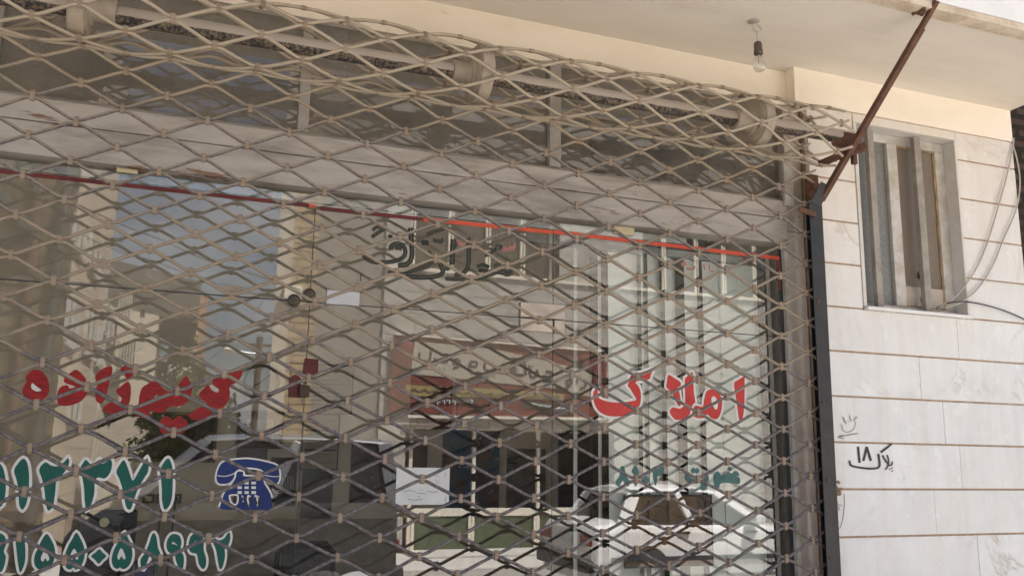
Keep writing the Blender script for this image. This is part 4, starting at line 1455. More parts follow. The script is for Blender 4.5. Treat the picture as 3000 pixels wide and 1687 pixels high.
for k in range(5):
    xx = q[0] + 0.03 + k * (q[1] - q[0] - 0.06) / 4
    mb.box(xx - 0.006, xx + 0.006, 0.160, 0.168, q[2] + 0.10, q[3] - 0.03)
mb.box(q[0] + 0.02, q[1] - 0.02, 0.161, 0.1675, q[2] + 0.19, q[2] + 0.205)
mb.build('carved_rib', m_wood, t_)

# clock
t_ = thing('wall_clock', 'round wall clock with a black rim and pale face on the back wall', 'clock')
p = at(765, 1118, YW2)
r = at(818, 1118, YW2).x - p.x
mb = MB()
mb.lathe((p.x, YW2, p.z), (0, -1, 0), [(0, r), (0.03, r), (0.036, r * 0.94), (0.03, r * 0.86), (0.012, r * 0.84), (0.0121, 0.001)], 40)
mb.build('rim', m_plastic, t_, smooth=False)
mb = MB()
mb.lathe((p.x, YW2 - 0.0125, p.z), (0, -1, 0), [(0, r * 0.83), (0.001, r * 0.83), (0.0011, 0.001)], 40)
mb.build('face', m_cream2, t_)
mb = MB()
mb.beam((p.x, YW2 - 0.016, p.z), (p.x - r * 0.35, YW2 - 0.016, p.z - r * 0.25), 0.003, 0.008)
mb.build('hand', m_plastic, t_)
mb = MB()
mb.beam((p.x, YW2 - 0.018, p.z), (p.x + r * 0.45, YW2 - 0.018, p.z + r * 0.42), 0.003, 0.006)
mb.build('hand', m_plastic, t_)

# sockets with plugged in cords
for i, (u0, u1, lb) in enumerate(((417, 455, 'gold framed double switch plate on the back wall, left one of the three plates'), (457, 493, 'gold framed wall socket in the middle, half behind a green digit'), (495, 533, 'gold framed wall socket on the right with a black plug in it'))):
    t_ = thing('wall_socket', lb, 'socket', 'sockets and switches on the back wall')
    a, c = at(u0, 1473, YW2), at(u1, 1446, YW2)
    mb = MB()
    mb.box(a.x, c.x, YW2 - 0.012, YW2, a.z, c.z)
    mb.build('surround', m_gold, t_, bevel=0.003)
    mb = MB()
    mb.box(a.x + 0.018, c.x - 0.018, YW2 - 0.017, YW2 - 0.0125, a.z + 0.014, c.z - 0.014)
    mb.build('face_plate', m_cardy, t_, bevel=0.001)
    if i:
        mb = MB()
        xm, zm = (a.x + c.x) / 2, (a.z + c.z) / 2
        mb.lathe((xm, YW2 - 0.0175, zm), (0, -1, 0), [(0, 0.016), (0.025, 0.014), (0.028, 0.006)], 12)
        mb.tube([(xm, YW2 - 0.045, zm), (xm, YW2 - 0.05, zm - 0.05), (xm - 0.01, YW2 - 0.02, zm - 0.35), (xm - 0.02, YW2 - 0.02, 0.3)], 0.004, 6)
        mb.build('plug_cord', m_plastic, t_)

# desk, monitor seen from behind, chair
desk = thing('office_desk', 'dark wooden office desk behind the glass at lower left', 'desk')
mb = MB()
mb.box(-1.2, 0.35, 1.05, 1.75, 0.70, 0.74)
mb.build('desk_top', m_wood, desk, bevel=0.004)
for x in (-1.15, 0.27):
    mb = MB()
    mb.box(x, x + 0.05, 1.1, 1.7, 0.006, 0.699)
    mb.build('side_panel', m_wood, desk)
mon = thing('computer_monitor', 'black computer monitor seen from behind on the desk at lower left', 'monitor')
a, c = at(176, 1655, 1.25), at(404, 1492, 1.25)
mb = MB()
mb.box(a.x, c.x, 1.25, 1.285, 0.86, c.z)
mb.build('back_shell', m_plastic, mon, bevel=0.012)
mb = MB()
mb.box(a.x + 0.06, c.x - 0.06, 1.21, 1.25, 0.92, c.z - 0.06)
mb.build('back_hump', m_plastic, mon, bevel=0.012)
mb = MB()
mb.lathe((a.x * 0.45 + c.x * 0.55, 1.209, c.z - 0.055), (0, -1, 0), [(0, 0.022), (0.002, 0.02)], 18)
mb.build('badge', m_cardy, mon)
xm = (a.x + c.x) / 2
mb = MB()
mb.box(xm - 0.04, xm + 0.04, 1.2, 1.25, 0.75, 0.93)
mb.box(xm - 0.12, xm + 0.12, 1.15, 1.35, 0.741, 0.755)
mb.build('stand', m_plastic, mon, bevel=0.004)
t_ = thing('storage_box', 'small dark blue box standing on the desk right of the monitor', 'box')
a, c = at(392, 1690, 1.2), at(448, 1640, 1.2)
mb = MB()
mb.box(a.x, c.x, 1.15, 1.22, 0.742, c.z)
mb.build('box_body', m_bluebrd, t_, bevel=0.004)
ch = thing('office_chair', 'office chair with a dark floral back behind the glass', 'chair')
a, c = at(812, 1690, 1.9), at(985, 1592, 1.9)
xm = (a.x + c.x) / 2
wdx = (c.x - a.x)
mb = MB()
mb.box(a.x + 0.02, c.x - 0.02, 1.90, 1.95, 0.52, c.z - 0.01)
mb.build('backrest', m_seat, ch, bevel=0.02)
mb = MB()
mb.tube([(a.x, 1.96, 0.5), (a.x, 1.96, c.z - 0.05), (a.x + 0.05, 1.96, c.z), (c.x - 0.05, 1.96, c.z), (c.x, 1.96, c.z - 0.05), (c.x, 1.96, 0.5)], 0.014, 8)
mb.build('back_frame', m_plastic, ch, smooth=True)
mb = MB()
mb.box(a.x, c.x, 1.96, 2.36, 0.43, 0.50)
mb.build('seat', m_seat, ch, bevel=0.02)
mb = MB()
mb.tube([(xm, 2.16, 0.43), (xm, 2.16, 0.08)], 0.03, 10)
mb.build('column', m_plastic, ch)
for k in range(5):
    c_ = 2 * math.pi * k / 5
    mb = MB()
    mb.beam((xm, 2.16, 0.09), (xm + 0.26 * math.cos(c_), 2.16 + 0.26 * math.sin(c_), 0.05), 0.035, 0.03)
    mb.lathe((xm + 0.26 * math.cos(c_), 2.16 + 0.26 * math.sin(c_) - 0.01, 0.031), (0, 1, 0), [(0, 0.025), (0.02, 0.025)], 12)
    mb.build('leg', m_plastic, ch)

# ================================================================== across the street (seen as reflections in the shop glass)
YM = 12.0                      # mirrored depth of the marble facade


def X(u, yv, v=1335):
    return mir(u, v, yv).x


def Zt(u, v, yv):
    return mir(u, v, yv).z


def RY(yv):
    return 2 * YG - yv


m_marb2 = marble('grey_veined_marble', (0.56, 0.52, 0.45), (0.17, 0.165, 0.165), (0.27, 0.265, 0.26), False, 0.9, True)
m_brownwin = M('brown_window_glass', (0.075, 0.06, 0.045), (0.10, 0.08, 0.06), 2, rough=0.25, bump=0)
m_greywin = M('grey_window_glass', (0.06, 0.065, 0.06), (0.05, 0.052, 0.05), 2, rough=0.3, bump=0)
m_whitefr = M('cream_window_frame', (0.78, 0.72, 0.60), rough=0.6, bump=0)
m_greenpan = M('green_door_panel', (0.085, 0.115, 0.06), (0.068, 0.095, 0.05), 5, rough=0.5, bump=0)
m_darkin = M('dark_shop_interior', (0.17, 0.145, 0.12), (0.09, 0.08, 0.075), 1.3, 0.45, 0.6, ((0.04, 0.06, 0.09), 1.7, 0.60, 0.64), rough=0.5, bump=0)
m_banred = M('brick_red_banner', (0.21, 0.06, 0.045), (0.18, 0.05, 0.038), 2, rough=0.5, bump=0)
m_bancream = M('cream_banner_panel', (0.44, 0.39, 0.31), rough=0.5, bump=0)
m_banyel = M('yellow_banner_strip', (0.34, 0.27, 0.11), rough=0.5, bump=0)
m_bandark = M('dark_banner_print', (0.07, 0.05, 0.05), rough=0.5, bump=0)
m_curtain = M('red_curtain_print', (0.27, 0.075, 0.055), (0.10, 0.03, 0.025), 3, 0.35, 0.65, stretch=(6, 1, 0.4), rough=0.5, bump=0)
m_ybrick = brick_mat('yellow_brick', (0.50, 0.37, 0.21), (0.42, 0.30, 0.17), (0.20, 0.15, 0.10), var=0.25, bw=0.42, rh=0.14)
m_dbrick = brick_mat('dirty_brown_brick', (0.21, 0.155, 0.09), (0.085, 0.062, 0.038), (0.02, 0.016, 0.012), var=0.85, bw=0.55, rh=0.22, msize=0.035)
m_nbrick = brick_mat('dark_neighbour_brick', (0.075, 0.05, 0.035), (0.055, 0.036, 0.026), (0.02, 0.015, 0.012), var=0.6)
m_ribbed = M('ribbed_beige_render', (0.30, 0.27, 0.23), (0.23, 0.205, 0.175), 2.2, 0.3, 0.7, stretch=(7, 1, 0.15), rough=0.9)
m_beigest = brick_mat('beige_stone_cladding', (0.60, 0.50, 0.39), (0.50, 0.415, 0.32), (0.33, 0.26, 0.19), rot='side', var=0.25, bw=1.1, rh=0.4, msize=0.012)
m_orangefr = M('orange_brown_reveal', (0.40, 0.22, 0.12), rough=0.7, bump=0)
m_dgrey = M('dark_grey_roof_wall', (0.115, 0.105, 0.09), (0.09, 0.082, 0.07), 1.2, rough=0.85)
m_cream3 = M('cream_render', (0.56, 0.49, 0.38), (0.50, 0.43, 0.34), 2, rough=0.8)


def mbox(mb, x0, x1, yv0, yv1, z0, z1):
    mb.box(x0, x1, RY(yv1), RY(yv0), z0, z1)


# --- marble fronted building with the banner shop
mbld = thing('marble_building', 'grey veined marble building across the street with brown windows over a banner shop', 'building')
xm0, xm1 = X(1105, YM), 17.5
zs_sill, zs_top = Zt(1640, 822, YM), Zt(1300, 640, YM) + 0.5
zb_top, zb_bot = Zt(1150, 979, YM), Zt(1140, 1202, YM)
xw = (X(1205, YM, 740), X(1640, YM, 740))
xw2 = (X(1885, YM, 800), X(2290, YM, 800))
mb = MB()
rr = random.Random(11)


def slabs2(x0, x1, z0, z1, sw=0.75, sh=0.42):
    nz = max(1, round((z1 - z0) / sh))
    for j in range(nz):
        a, c = z0 + (z1 - z0) * j / nz, z0 + (z1 - z0) * (j + 1) / nz
        x = x0
        first = rr.uniform(0.3, 1) * sw
        while x < x1 - 0.01:
            xe = min(x1, x + (first if x == x0 else sw))
            if x1 - xe < 0.2:
                xe = x1
            mb.r = rr.random()
            mbox(mb, x + 0.003, xe - 0.003, YM + rr.uniform(-0.002, 0.002), YM + 0.05, a + 0.003, c - 0.003)
            x = xe


xsh0, xsh1 = X(1185, YM, 1400), X(1800, YM, 1400)
slabs2(xm0, xw[0], zs_sill, zs_top)
slabs2(xw[1], xw2[0], zs_sill, zs_top)
slabs2(xw2[1], xm1, zs_sill, zs_top)
slabs2(xm0, xm1, zb_bot - 0.25, zs_sill - 0.06)
slabs2(xm0, xm1, zs_top + 0.1, 8.2, 1.0, 0.5)
slabs2(xm0, xsh0, -0.25, zb_bot - 0.25)
slabs2(xsh1, xm1, -0.25, zb_bot - 0.25)
mb.build('marble_wall', m_marb2, mbld)
mb = MB()
mbox(mb, xm0, xm1, YM + 0.30, YM + 6, zb_bot - 0.19, 8.6)
mbox(mb, xm0, xsh0 - 0.051, YM + 0.30, YM + 6, -0.25, zb_bot - 0.191)
mbox(mb, xsh1 + 0.051, xm1, YM + 0.30, YM + 6, -0.25, zb_bot - 0.191)
mbox(mb, xsh0 - 0.05, xsh1 + 0.05, YM + 3.06, YM + 6, -0.25, zb_bot - 0.191)
mbox(mb, xm0, xw[0], YM + 0.051, YM + 0.30, -0.25, 8.4)
mbox(mb, xm1 - 0.4, xm1, YM + 0.051, YM + 0.30, -0.25, 8.4)
mbox(mb, xm0, xm1, YM + 0.051, YM + 0.30, zs_top, 8.4)
mbox(mb, xsh0, xm1, YM + 0.051, YM + 0.30, zb_bot - 0.2, zs_sill - 0.07)
mb.build('core_wall', m_mortar, mbld)
mb = MB()
mbox(mb, xm0, xm1, YM - 0.04, YM + 0.29, zs_sill - 0.06, zs_sill - 0.005)
mb.build('window_ledge', m_whitefr, mbld)
for (x0, x1, gm, fr) in ((xw[0], xw[1], m_brownwin, [0.02, 0.27, 0.52, 0.76, 0.97]), (xw2[0], xw2[1], m_greywin, [0.0, 0.17, 0.40, 0.60, 0.83, 0.99])):
    mb = MB()
    mbox(mb, x0, x1, YM + 0.22, YM + 0.26, zs_sill, zs_top)
    wq = mb.build('window', gm, mbld)
    mb = MB()
    for f in fr:
        xx = x0 + (x1 - x0) * f
        mbox(mb, xx - 0.05, xx - 0.005, YM + 0.16, YM + 0.215, zs_sill, zs_top)
        mbox(mb, xx + 0.025, xx + 0.055, YM + 0.17, YM + 0.215, zs_sill, zs_top)
    mbox(mb, x0, x1, YM + 0.18, YM + 0.215, zs_sill, zs_sill + 0.05)
    mb.build('window_frame', m_whitefr, wq)
# shop front below the banner
mb = MB()
mbox(mb, xsh0, xsh1, YM + 1.6, YM + 1.65, -0.2, zb_bot - 0.2)
mbox(mb, xsh0 - 0.05, xsh0 - 0.001, YM + 0.31, YM + 3.0, -0.2, zb_bot - 0.2)
mbox(mb, xsh1 + 0.001, xsh1 + 0.05, YM + 0.31, YM + 3.0, -0.2, zb_bot - 0.2)
mbox(mb, xsh0, xsh1, YM + 0.31, YM + 3.0, zb_bot - 0.195, zb_bot - 0.15)
mbox(mb, xsh0, xsh1, YM + 0.46, YM + 3.0, -0.30, -0.08)
mb.build('shop_recess', m_darkin, mbld)
mb = MB()
zr0, zr1 = Zt(1400, 1490, YM), Zt(1400, 1512, YM)
mbox(mb, xsh0, xsh1, YM + 0.18, YM + 0.28, zr1, zr0)
zg0 = Zt(1300, 1625, YM)
for u in (1203, 1215, 1385, 1393, 1578, 1586, 1725):
    xx = X(u, YM, 1560)
    mbox(mb, xx - 0.03, xx + 0.03, YM + 0.16, YM + 0.24, -0.2, zr1 if u not in (1203, 1393, 1586) else zb_bot - 0.3)
mbox(mb, xsh0, xsh1, YM + 0.17, YM + 0.24, zg0 - 0.10, zg0)
mbox(mb, xsh0, xsh1, YM + 0.10, YM + 0.30, zb_bot - 0.30, zb_bot - 0.21)
mb.build('shopfront_frame', m_whitefr, mbld)
for (u0, u1) in ((1217, 1383), (1395, 1576), (1588, 1723)):
    mb = MB()
    mbox(mb, X(u0, YM, 1560), X(u1, YM, 1560), YM + 0.20, YM + 0.22, zg0, zr1)
    mb.build('green_panel', m_greenpan, mbld)
mb = MB()
mbox(mb, xsh0, xsh1, YM - 0.9, YM + 0.45, -0.099, -0.07)
mb.build('door_step', m_pave, mbld)

# --- banner
ban = thing('shop_banner', 'wide brick red shop banner with cream panel and dark Persian lettering over the shop opposite', 'banner')
T = crop(1050, 900, 2.8987)
YBN = YM - 0.08
RB = RY(YBN)


def bplate(name, pts, dy, m, sm=False):
    c = mir_pts(smooth_pts(pts) if sm else pts, T, YBN)
    return flat(name, [c], RB + dy, m, ban, 0, 0.004, back=True)


bplate('banner_board', [(302, 232), (1180, 285), (2110, 385), (2100, 945), (1180, 925), (252, 880)], -0.01, m_banred)
bplate('cream_panel', [(480, 283), (1180, 360), (1985, 545), (1965, 760), (1660, 690), (1180, 640), (440, 560)], 0.004, m_bancream)
bplate('yellow_strip', [(402, 658), (1100, 690), (1745, 735), (1740, 792), (1100, 765), (398, 752)], 0.007, m_banyel)
bplate('dark_strip', [(640, 755), (1010, 768), (1005, 825), (640, 812)], 0.009, m_bandark)
bplate('dark_strip', [(1400, 785), (1835, 845), (1825, 912), (1395, 840)], 0.009, m_bandark)
bplate('curtain_print', [(302, 234), (476, 262), (440, 560), (395, 660), (390, 800), (340, 884), (252, 878)], 0.010, m_curtain)
bplate('curtain_print', [(1880, 372), (2108, 388), (2098, 800), (2000, 700), (1990, 540), (1900, 500)], 0.010, m_curtain)


def bstrokes(name, lst, m, dy):
    mb = MB()
    for i, (pts, wd) in enumerate(lst):
        if len(pts) == 1:
            c = [(pts[0][0] + wd / 2 * math.cos(k * math.pi / 4), pts[0][1] + wd / 2 * math.sin(k * math.pi / 4)) for k in range(8)]
            mb.add([(q[0], RB + dy, q[1]) for q in mir_pts(c, T, YBN)], [tuple(range(8))])
            continue
        w_ = mir_pts(ribbon(pts, wd, 3), T, YBN)
        n = len(w_)
        for k in range(n // 2 - 1):
            mb.quad(*[(q[0], RB + dy + 0.0004 * i, q[1]) for q in (w_[k], w_[k + 1], w_[n - 2 - k], w_[n - 1 - k])])
    return mb.build(name, m, ban)


bstrokes('lettering', [([(520, 385), (515, 435), (545, 455), (600, 450), (612, 400), (610, 335)], 22), ([(650, 425), (648, 460)], 20), ([(640, 490)], 16), ([(660, 495)], 16), ([(690, 440), (720, 465), (760, 460)], 20),
                       ([(800, 450), (840, 440), (860, 465), (835, 485), (800, 470)], 20), ([(860, 465), (850, 505), (800, 515)], 20), ([(975, 460), (1005, 470), (1000, 500), (960, 500), (950, 470), (975, 455)], 18), ([(940, 480), (945, 540), (980, 560)], 20),
                       ([(1075, 470), (1070, 520), (1110, 540), (1180, 540)], 20), ([(1150, 590)], 18), ([(1110, 575)], 14), ([(1200, 545), (1300, 560), (1290, 500), (1330, 520), (1330, 570), (1400, 575)], 22), ([(1310, 445)], 18), ([(1410, 460), (1420, 575)], 20),
                       ([(1450, 490), (1460, 585), (1500, 590), (1520, 560), (1510, 530)], 20), ([(1480, 500)], 14), ([(1590, 545), (1640, 555), (1630, 600), (1590, 590)], 22), ([(1640, 555), (1625, 640)], 22),
                       ([(1680, 655), (1690, 690), (1730, 700), (1800, 660)], 20), ([(1780, 610), (1810, 620), (1800, 650), (1770, 645), (1765, 615)], 18), ([(1780, 650), (1770, 700)], 18), ([(1860, 600), (1850, 650)], 18), ([(1920, 640), (1930, 670), (1880, 690)], 16)], m_bandark, 0.0095)
bstrokes('lettering', [([(430 + 31 * i, 705 + i * 1.7 + 10 * (i % 2)), (445 + 31 * i, 715 + i * 1.7 - 14 * ((i + 1) % 3)), (455 + 31 * i, 712 + i * 1.7)], 10) for i in range(41)], m_bandark, 0.013)
bstrokes('lettering', [([(670, 795), (672, 825)], 8), ([(690, 805)], 12), ([(712, 790), (730, 795), (728, 825)], 8), ([(750, 790), (775, 792), (770, 820)], 8), ([(795, 795), (820, 800), (815, 825)], 8), ([(900, 785), (915, 815)], 8), ([(930, 785), (920, 815)], 8), ([(945, 785), (970, 790), (955, 815)], 8)], m_paper, 0.015)
bstrokes('lettering', [([(1420 + 38 * i, 815 + i * 6 + 8 * (i % 2)), (1436 + 38 * i, 806 + i * 6), (1450 + 38 * i, 822 + i * 6)], 10) for i in range(10)], m_paper, 0.015)
# light top edge of the banner box
mb = MB()
a, c = mir(*T((302, 230)), YBN), mir(*T((2110, 383)), YBN)
mb.beam((a.x, RB + 0.01, a.z + 0.01), (c.x, RB + 0.01, c.z + 0.01), 0.06, 0.03)
a, c = mir(*T((420, 925)), YBN), mir(*T((2100, 948)), YBN)
mb.beam((a.x, RB + 0.01, a.z), (c.x, RB + 0.01, c.z), 0.05, 0.05)
mb.build('banner_edge', m_whitefr, ban)

# --- brick corner building and ribbed wall left of the marble
cb_ = thing('brick_corner_building', 'yellow brick corner building beside the marble one across the street', 'building')
x0, x1 = X(803, YM, 900), X(925, YM, 900)
mb = MB()
def wedge(mb, xa_, xb_, ya_, yb_, z0, z1, sk):
    vs = [(x, RY(y), z) for z in (z0, z1) for (x, y) in ((xa_, ya_), (xb_, ya_), (xb_, yb_), (xa_ + sk, yb_))]
    mb.add(vs, [(0, 1, 2, 3), (4, 5, 6, 7), (0, 1, 5, 4), (1, 2, 6, 5), (2, 3, 7, 6), (3, 0, 4, 7)])


wedge(mb, x0 + 0.26, x1, YM - 0.02, YM + 5, -0.25, 9.5, 0.56)
mb.build('brick_wall', m_ybrick, cb_)
mb = MB()
wedge(mb, x0, x0 + 0.255, YM - 0.05, YM + 1.0, -0.25, 9.4, 0.115)
mb.build('corner_pier', m_cream3, cb_)
mb = MB()
mbox(mb, x1, xm0, YM + 0.05, YM + 5, -0.25, 9.6)
mb.build('ribbed_wall', m_ribbed, cb_)
a = mir(857, 860, YM - 0.1)
mb = MB()
mbox(mb, a.x - 0.15, a.x + 0.15, YM - 0.2, YM - 0.02, a.z - 0.1, a.z + 0.12)
mb.build('wall_box', m_whitefr, cb_, bevel=0.01)

# --- tall beige building along the side street, dirty brick wall left of it
ang = 0.037
xa = X(150, YM, 1335)
bb = thing('beige_building', 'tall beige stone building with narrow windows along the side street', 'building')
LB = 5.2


def side(t, off=0.0):
    """point at distance t along the side street wall (mirrored x, yv), off out into the street"""
    return xa + t * ang + off, YM + t


mb = MB()
x_, y_ = side(LB)
vs = []
for z in (-0.25, 9.5):
    for (px_, py_) in (side(0), side(LB), (x_ - 5, y_), (xa - 0.25, YM)):
        vs.append((px_, RY(py_), z))
mb.add(vs, [(0, 1, 2, 3), (4, 5, 6, 7), (0, 1, 5, 4), (1, 2, 6, 5), (2, 3, 7, 6), (3, 0, 4, 7)])
mb.build('stone_wall', m_beigest, bb)
def on_side(u, v):
    d = ray(u, v)
    k = (xa - ang * (3.55 + YM)) / (d[0] - ang * d[1])
    return -3.55 + k * d[1] - YM, 1.55 + k * d[2]


for (u0, v0, u1, v1) in ((211, 640, 244, 735), (257, 705, 290, 800), (190, 872, 222, 1010), (246, 908, 275, 1040), (280, 960, 299, 1070), (303, 885, 330, 990), (200, 1120, 232, 1230)):
    t0, t1 = on_side(u0, (v0 + v1) / 2)[0], on_side(u1, (v0 + v1) / 2)[0]
    um = (u0 + u1) / 2
    z0, z1 = on_side(um, v1)[1], on_side(um, v0)[1]
    mb = MB()
    p, q = side(t0, 0.004), side(t1, 0.004)
    mb.add([(p[0], RY(p[1]), z0), (q[0], RY(q[1]), z0), (q[0], RY(q[1]), z1), (p[0], RY(p[1]), z1)], [(0, 1, 2, 3)])
    wq = mb.build('window', m_brownwin, bb)
    mb = MB()
    for (ta, tb, za, zb_) in ((t0 - 0.05, t0 + 0.03, z0, z1), (t1 - 0.03, t1 + 0.05, z0, z1), (t0, t1, z0 - 0.08, z0), ((t0 + t1) / 2 - 0.03, (t0 + t1) / 2 + 0.03, z0, z1)):
        p, q = side(ta, 0.0), side(tb, 0.0)
        d_ = 0.06
        mb.add([(p[0], RY(p[1]), za), (q[0], RY(q[1]), za), (q[0] + d_, RY(q[1]), za), (p[0] + d_, RY(p[1]), za), (p[0], RY(p[1]), zb_), (q[0], RY(q[1]), zb_), (q[0] + d_, RY(q[1]), zb_), (p[0] + d_, RY(p[1]), zb_)],
               [(0, 1, 2, 3), (4, 5, 6, 7), (0, 1, 5, 4), (1, 2, 6, 5), (2, 3, 7, 6), (3, 0, 4, 7)])
    mb.build('window_frame', m_winframe, wq)
    mb = MB()
    p, q = side(t1 + 0.06, 0.0), side(t1 + 0.17, 0.0)
    d_ = 0.03
    mb.add([(p[0], RY(p[1]), z0), (q[0], RY(q[1]), z0), (q[0] + d_, RY(q[1]), z0), (p[0] + d_, RY(p[1]), z0), (p[0], RY(p[1]), z1), (q[0], RY(q[1]), z1), (q[0] + d_, RY(q[1]), z1), (p[0] + d_, RY(p[1]), z1)],
           [(0, 1, 2, 3), (4, 5, 6, 7), (0, 1, 5, 4), (1, 2, 6, 5), (2, 3, 7, 6), (3, 0, 4, 7)])
    mb.build('window_trim', m_orangefr, wq)

db = thing('dirty_brick_building', 'dirty brown brick building opposite with a rusty pipe down its front', 'building')
mb = MB()
mbox(mb, -9, xa - 0.02, YM - 0.7, YM + 5, -0.25, 9.0)
mb.build('brick_wall', m_dbrick, db)
mb = MB()
xx = X(72, YM - 0.7, 900)
mb.tube([(xx, RY(YM - 0.8), -0.2), (xx + 0.05, RY(YM - 0.8), 4.0), (xx + 0.02, RY(YM - 0.8), 8.5)], 0.06, 8)
mb.build('downpipe', m_rust, db)
mb = MB()
mb.tube([(xa - 0.12, RY(YM - 0.8), -0.2), (xa - 0.10, RY(YM - 0.8), 9.0)], 0.07, 8)
mb.build('downpipe', m_darkframe, db)
mb = MB()
a, c = mir(-40, 520, YM - 1.2), mir(98, 690, YM - 0.8)
mb.beam(a, c, 0.14, 0.14)
a, c = mir(0, 690, YM - 0.9), mir(98, 690, YM - 0.8)
mb.beam(a, c, 0.12, 0.12)
a, c = mir(100, 690, YM - 0.8), mir(118, 480, YM - 0.8)
mb.beam(a, c, 0.10, 0.10)
mb.build('steel_brace', m_darkframe, db)

# --- lower houses farther along the side street
gb = thing('grey_walled_house', 'lower house with a dark grey upper wall and cream balconies beyond the beige building', 'building')
xg0, xg1 = X(270, 19.5), X(552, 20.5)
zt = Zt(345, 765, 19.6)
mb = MB()
vs = []
for z in (Zt(380, 905, 19.6), zt):
    vs += [(xg0, RY(19.4), z), (xg1, RY(21.5), z), (xg1, RY(27), z), (xg0, RY(27), z)]
mb.add(vs, [(0, 1, 2, 3), (4, 5, 6, 7), (0, 1, 5, 4), (1, 2, 6, 5), (2, 3, 7, 6), (3, 0, 4, 7)])
mb.build('upper_wall', m_dgrey, gb)
mb = MB()
vs = []
for z in (-0.25, Zt(380, 905, 19.6) - 0.003):
    vs += [(xg0, RY(19.3), z), (X(430, 20.5), RY(20.4), z), (X(430, 20.5), RY(27), z), (xg0, RY(27), z)]
mb.add(vs, [(0, 1, 2, 3), (4, 5, 6, 7), (0, 1, 5, 4), (1, 2, 6, 5), (2, 3, 7, 6), (3, 0, 4, 7)])
mb.build('cream_wall', m_cream3, gb)
for (u0, v0, u1, v1) in ((345, 850, 388, 940), (352, 1000, 400, 1070), (400, 905, 425, 1030)):
    a, c = mir(u0, v1, 19.1), mir(u1, v0, 19.1)
    mb = MB()
    mb.box(a.x, c.x, RY(19.25), RY(19.15), a.z, c.z)
    wq = mb.build('window', m_brownwin, gb)
    mb = MB()
    for k in range(6):
        xx = a.x + (c.x - a.x) * k / 5
        mb.box(xx - 0.012, xx + 0.012, RY(19.1), RY(19.05), a.z, (a.z + c.z) / 2 + 0.3)
    mb.box(a.x - 0.05, c.x + 0.05, RY(19.12), RY(19.04), a.z - 0.08, a.z)
    mb.build('window_grille', m_whitefr, wq)
fb = thing('far_beige_house', 'small beige house with an orange side wall farther down the side street', 'building')
xf0, xf1 = X(478, 30), X(572, 30)
mb = MB()
mbox(mb, xf0, xf1 - 0.25, 30, 36, -0.25, Zt(510, 860, 30))
mb.build('beige_wall', m_cream3, fb)
mb = MB()
mbox(mb, xf1 - 0.25, xf1, 30.2, 36, -0.25, Zt(560, 862, 30))
mb.build('orange_wall', m_orangefr, fb)
mb = MB()
mbox(mb, xf0 + 0.3, xf0 + 0.6, 29.94, 29.99, Zt(505, 960, 30), Zt(505, 890, 30))
mb.build('window', m_brownwin, fb)

# roof aerial
an = thing('roof_aerial', 'pale rooftop television aerial standing against the dark grey wall', 'aerial')
a = mir(446, 850, 19.0)
mb = MB()
mb.tube([a, a + Vector((0, 0, 0.35))], 0.012, 6)
mb.build('mast', m_alu, an)
mb = MB()
for k in range(7):
    q = a + Vector((-0.16 + k * 0.055, 0, 0.35 - k * 0.02))
    mb.tube([q + Vector((0, -0.03, -0.07)), q + Vector((0, 0.03, 0.07))], 0.010, 5)
mb.tube([a + Vector((-0.2, 0, 0.36)), a + Vector((0.2, 0, 0.22))], 0.010, 5)
mb.build('elements', m_whitefr, an)


# --- trees
def leaf_mat():
    t = NT('tree_leaves')
    r = t.attr('rnd')
    col = t.mix(r, (0.05, 0.085, 0.02), (0.13, 0.16, 0.05))
    col = t.mix(t.ramp(r, 0.9, 1.0), col, (0.17, 0.14, 0.045))
    return t.done(col, 0.6, 0, None, spec=0.3)


m_leaf = leaf_mat()
m_bark = M('tree_bark', (0.10, 0.075, 0.05), (0.06, 0.045, 0.03), 8, rough=0.9, bump=0.4)


def tree(label, x, y, zg, h, rx, rz, n, seed):
    t = thing('street_tree', label, 'tree', 'trees along the side street', (0, 0, 0))
    r = random.Random(seed)
    mb = MB()
    mb.tube([(x, y, zg), (x + 0.05, y, zg + h * 0.35), (x - 0.03, y, zg + h * 0.6)], [0.14, 0.10, 0.06], 8)
    for k in range(6):
        c = r.uniform(0, 6.28)
        mb.tube([(x, y, zg + h * 0.35), (x + math.cos(c) * rx * 0.4, y + math.sin(c) * rx * 0.4, zg + h * 0.55), (x + math.cos(c) * rx * 0.75, y + math.sin(c) * rx * 0.75, zg + h * 0.75)], [0.06, 0.04, 0.015], 6)
    mb.build('trunk', m_bark, t)
    mb = MB()
    cz = zg + h - rz
    cl = []
    for k in range(46):
        d = Vector((r.gauss(0, 1), r.gauss(0, 1), r.gauss(0, 1))).normalized() * (r.random() ** 0.4) * r.uniform(0.75, 1.02)
        cl.append((x + d.x * rx, y + d.y * rx, cz + d.z * rz, r.uniform(0.2, 0.42) * rx, r.random()))
    for k in range(n):
        c = cl[r.randrange(len(cl))]
        d = Vector((r.gauss(0, 1), r.gauss(0, 1), r.gauss(0, 1))).normalized() * c[3] * r.random() ** 0.5
        p = Vector((c[0], c[1], c[2])) + d
        a = Vector((r.uniform(-1, 1), r.uniform(-1, 1), r.uniform(-1, 1))).normalized() * r.uniform(0.05, 0.10)
        b_ = a.cross(Vector((r.uniform(-1, 1), r.uniform(-1, 1), r.uniform(-1, 1)))).normalized() * a.length * 0.6
        mb.r = min(1, max(0, c[4] * 0.5 + r.random() * 0.5))
        mb.quad(p - a, p + b_, p + a, p - b_)
    mb.build('crown', m_leaf, t)


xt = mir(520, 1100, 24).x
tree('slender green tree against the pale cloud beyond the grey walled house', xt, RY(24), -0.3, 5.7, 0.85, 2.0, 4200, 4)
tree('low bushy tree in the side street behind the parked van', mir(560, 1250, 19).x, RY(17.5), -0.3, 3.2, 1.3, 1.2, 5000, 8)

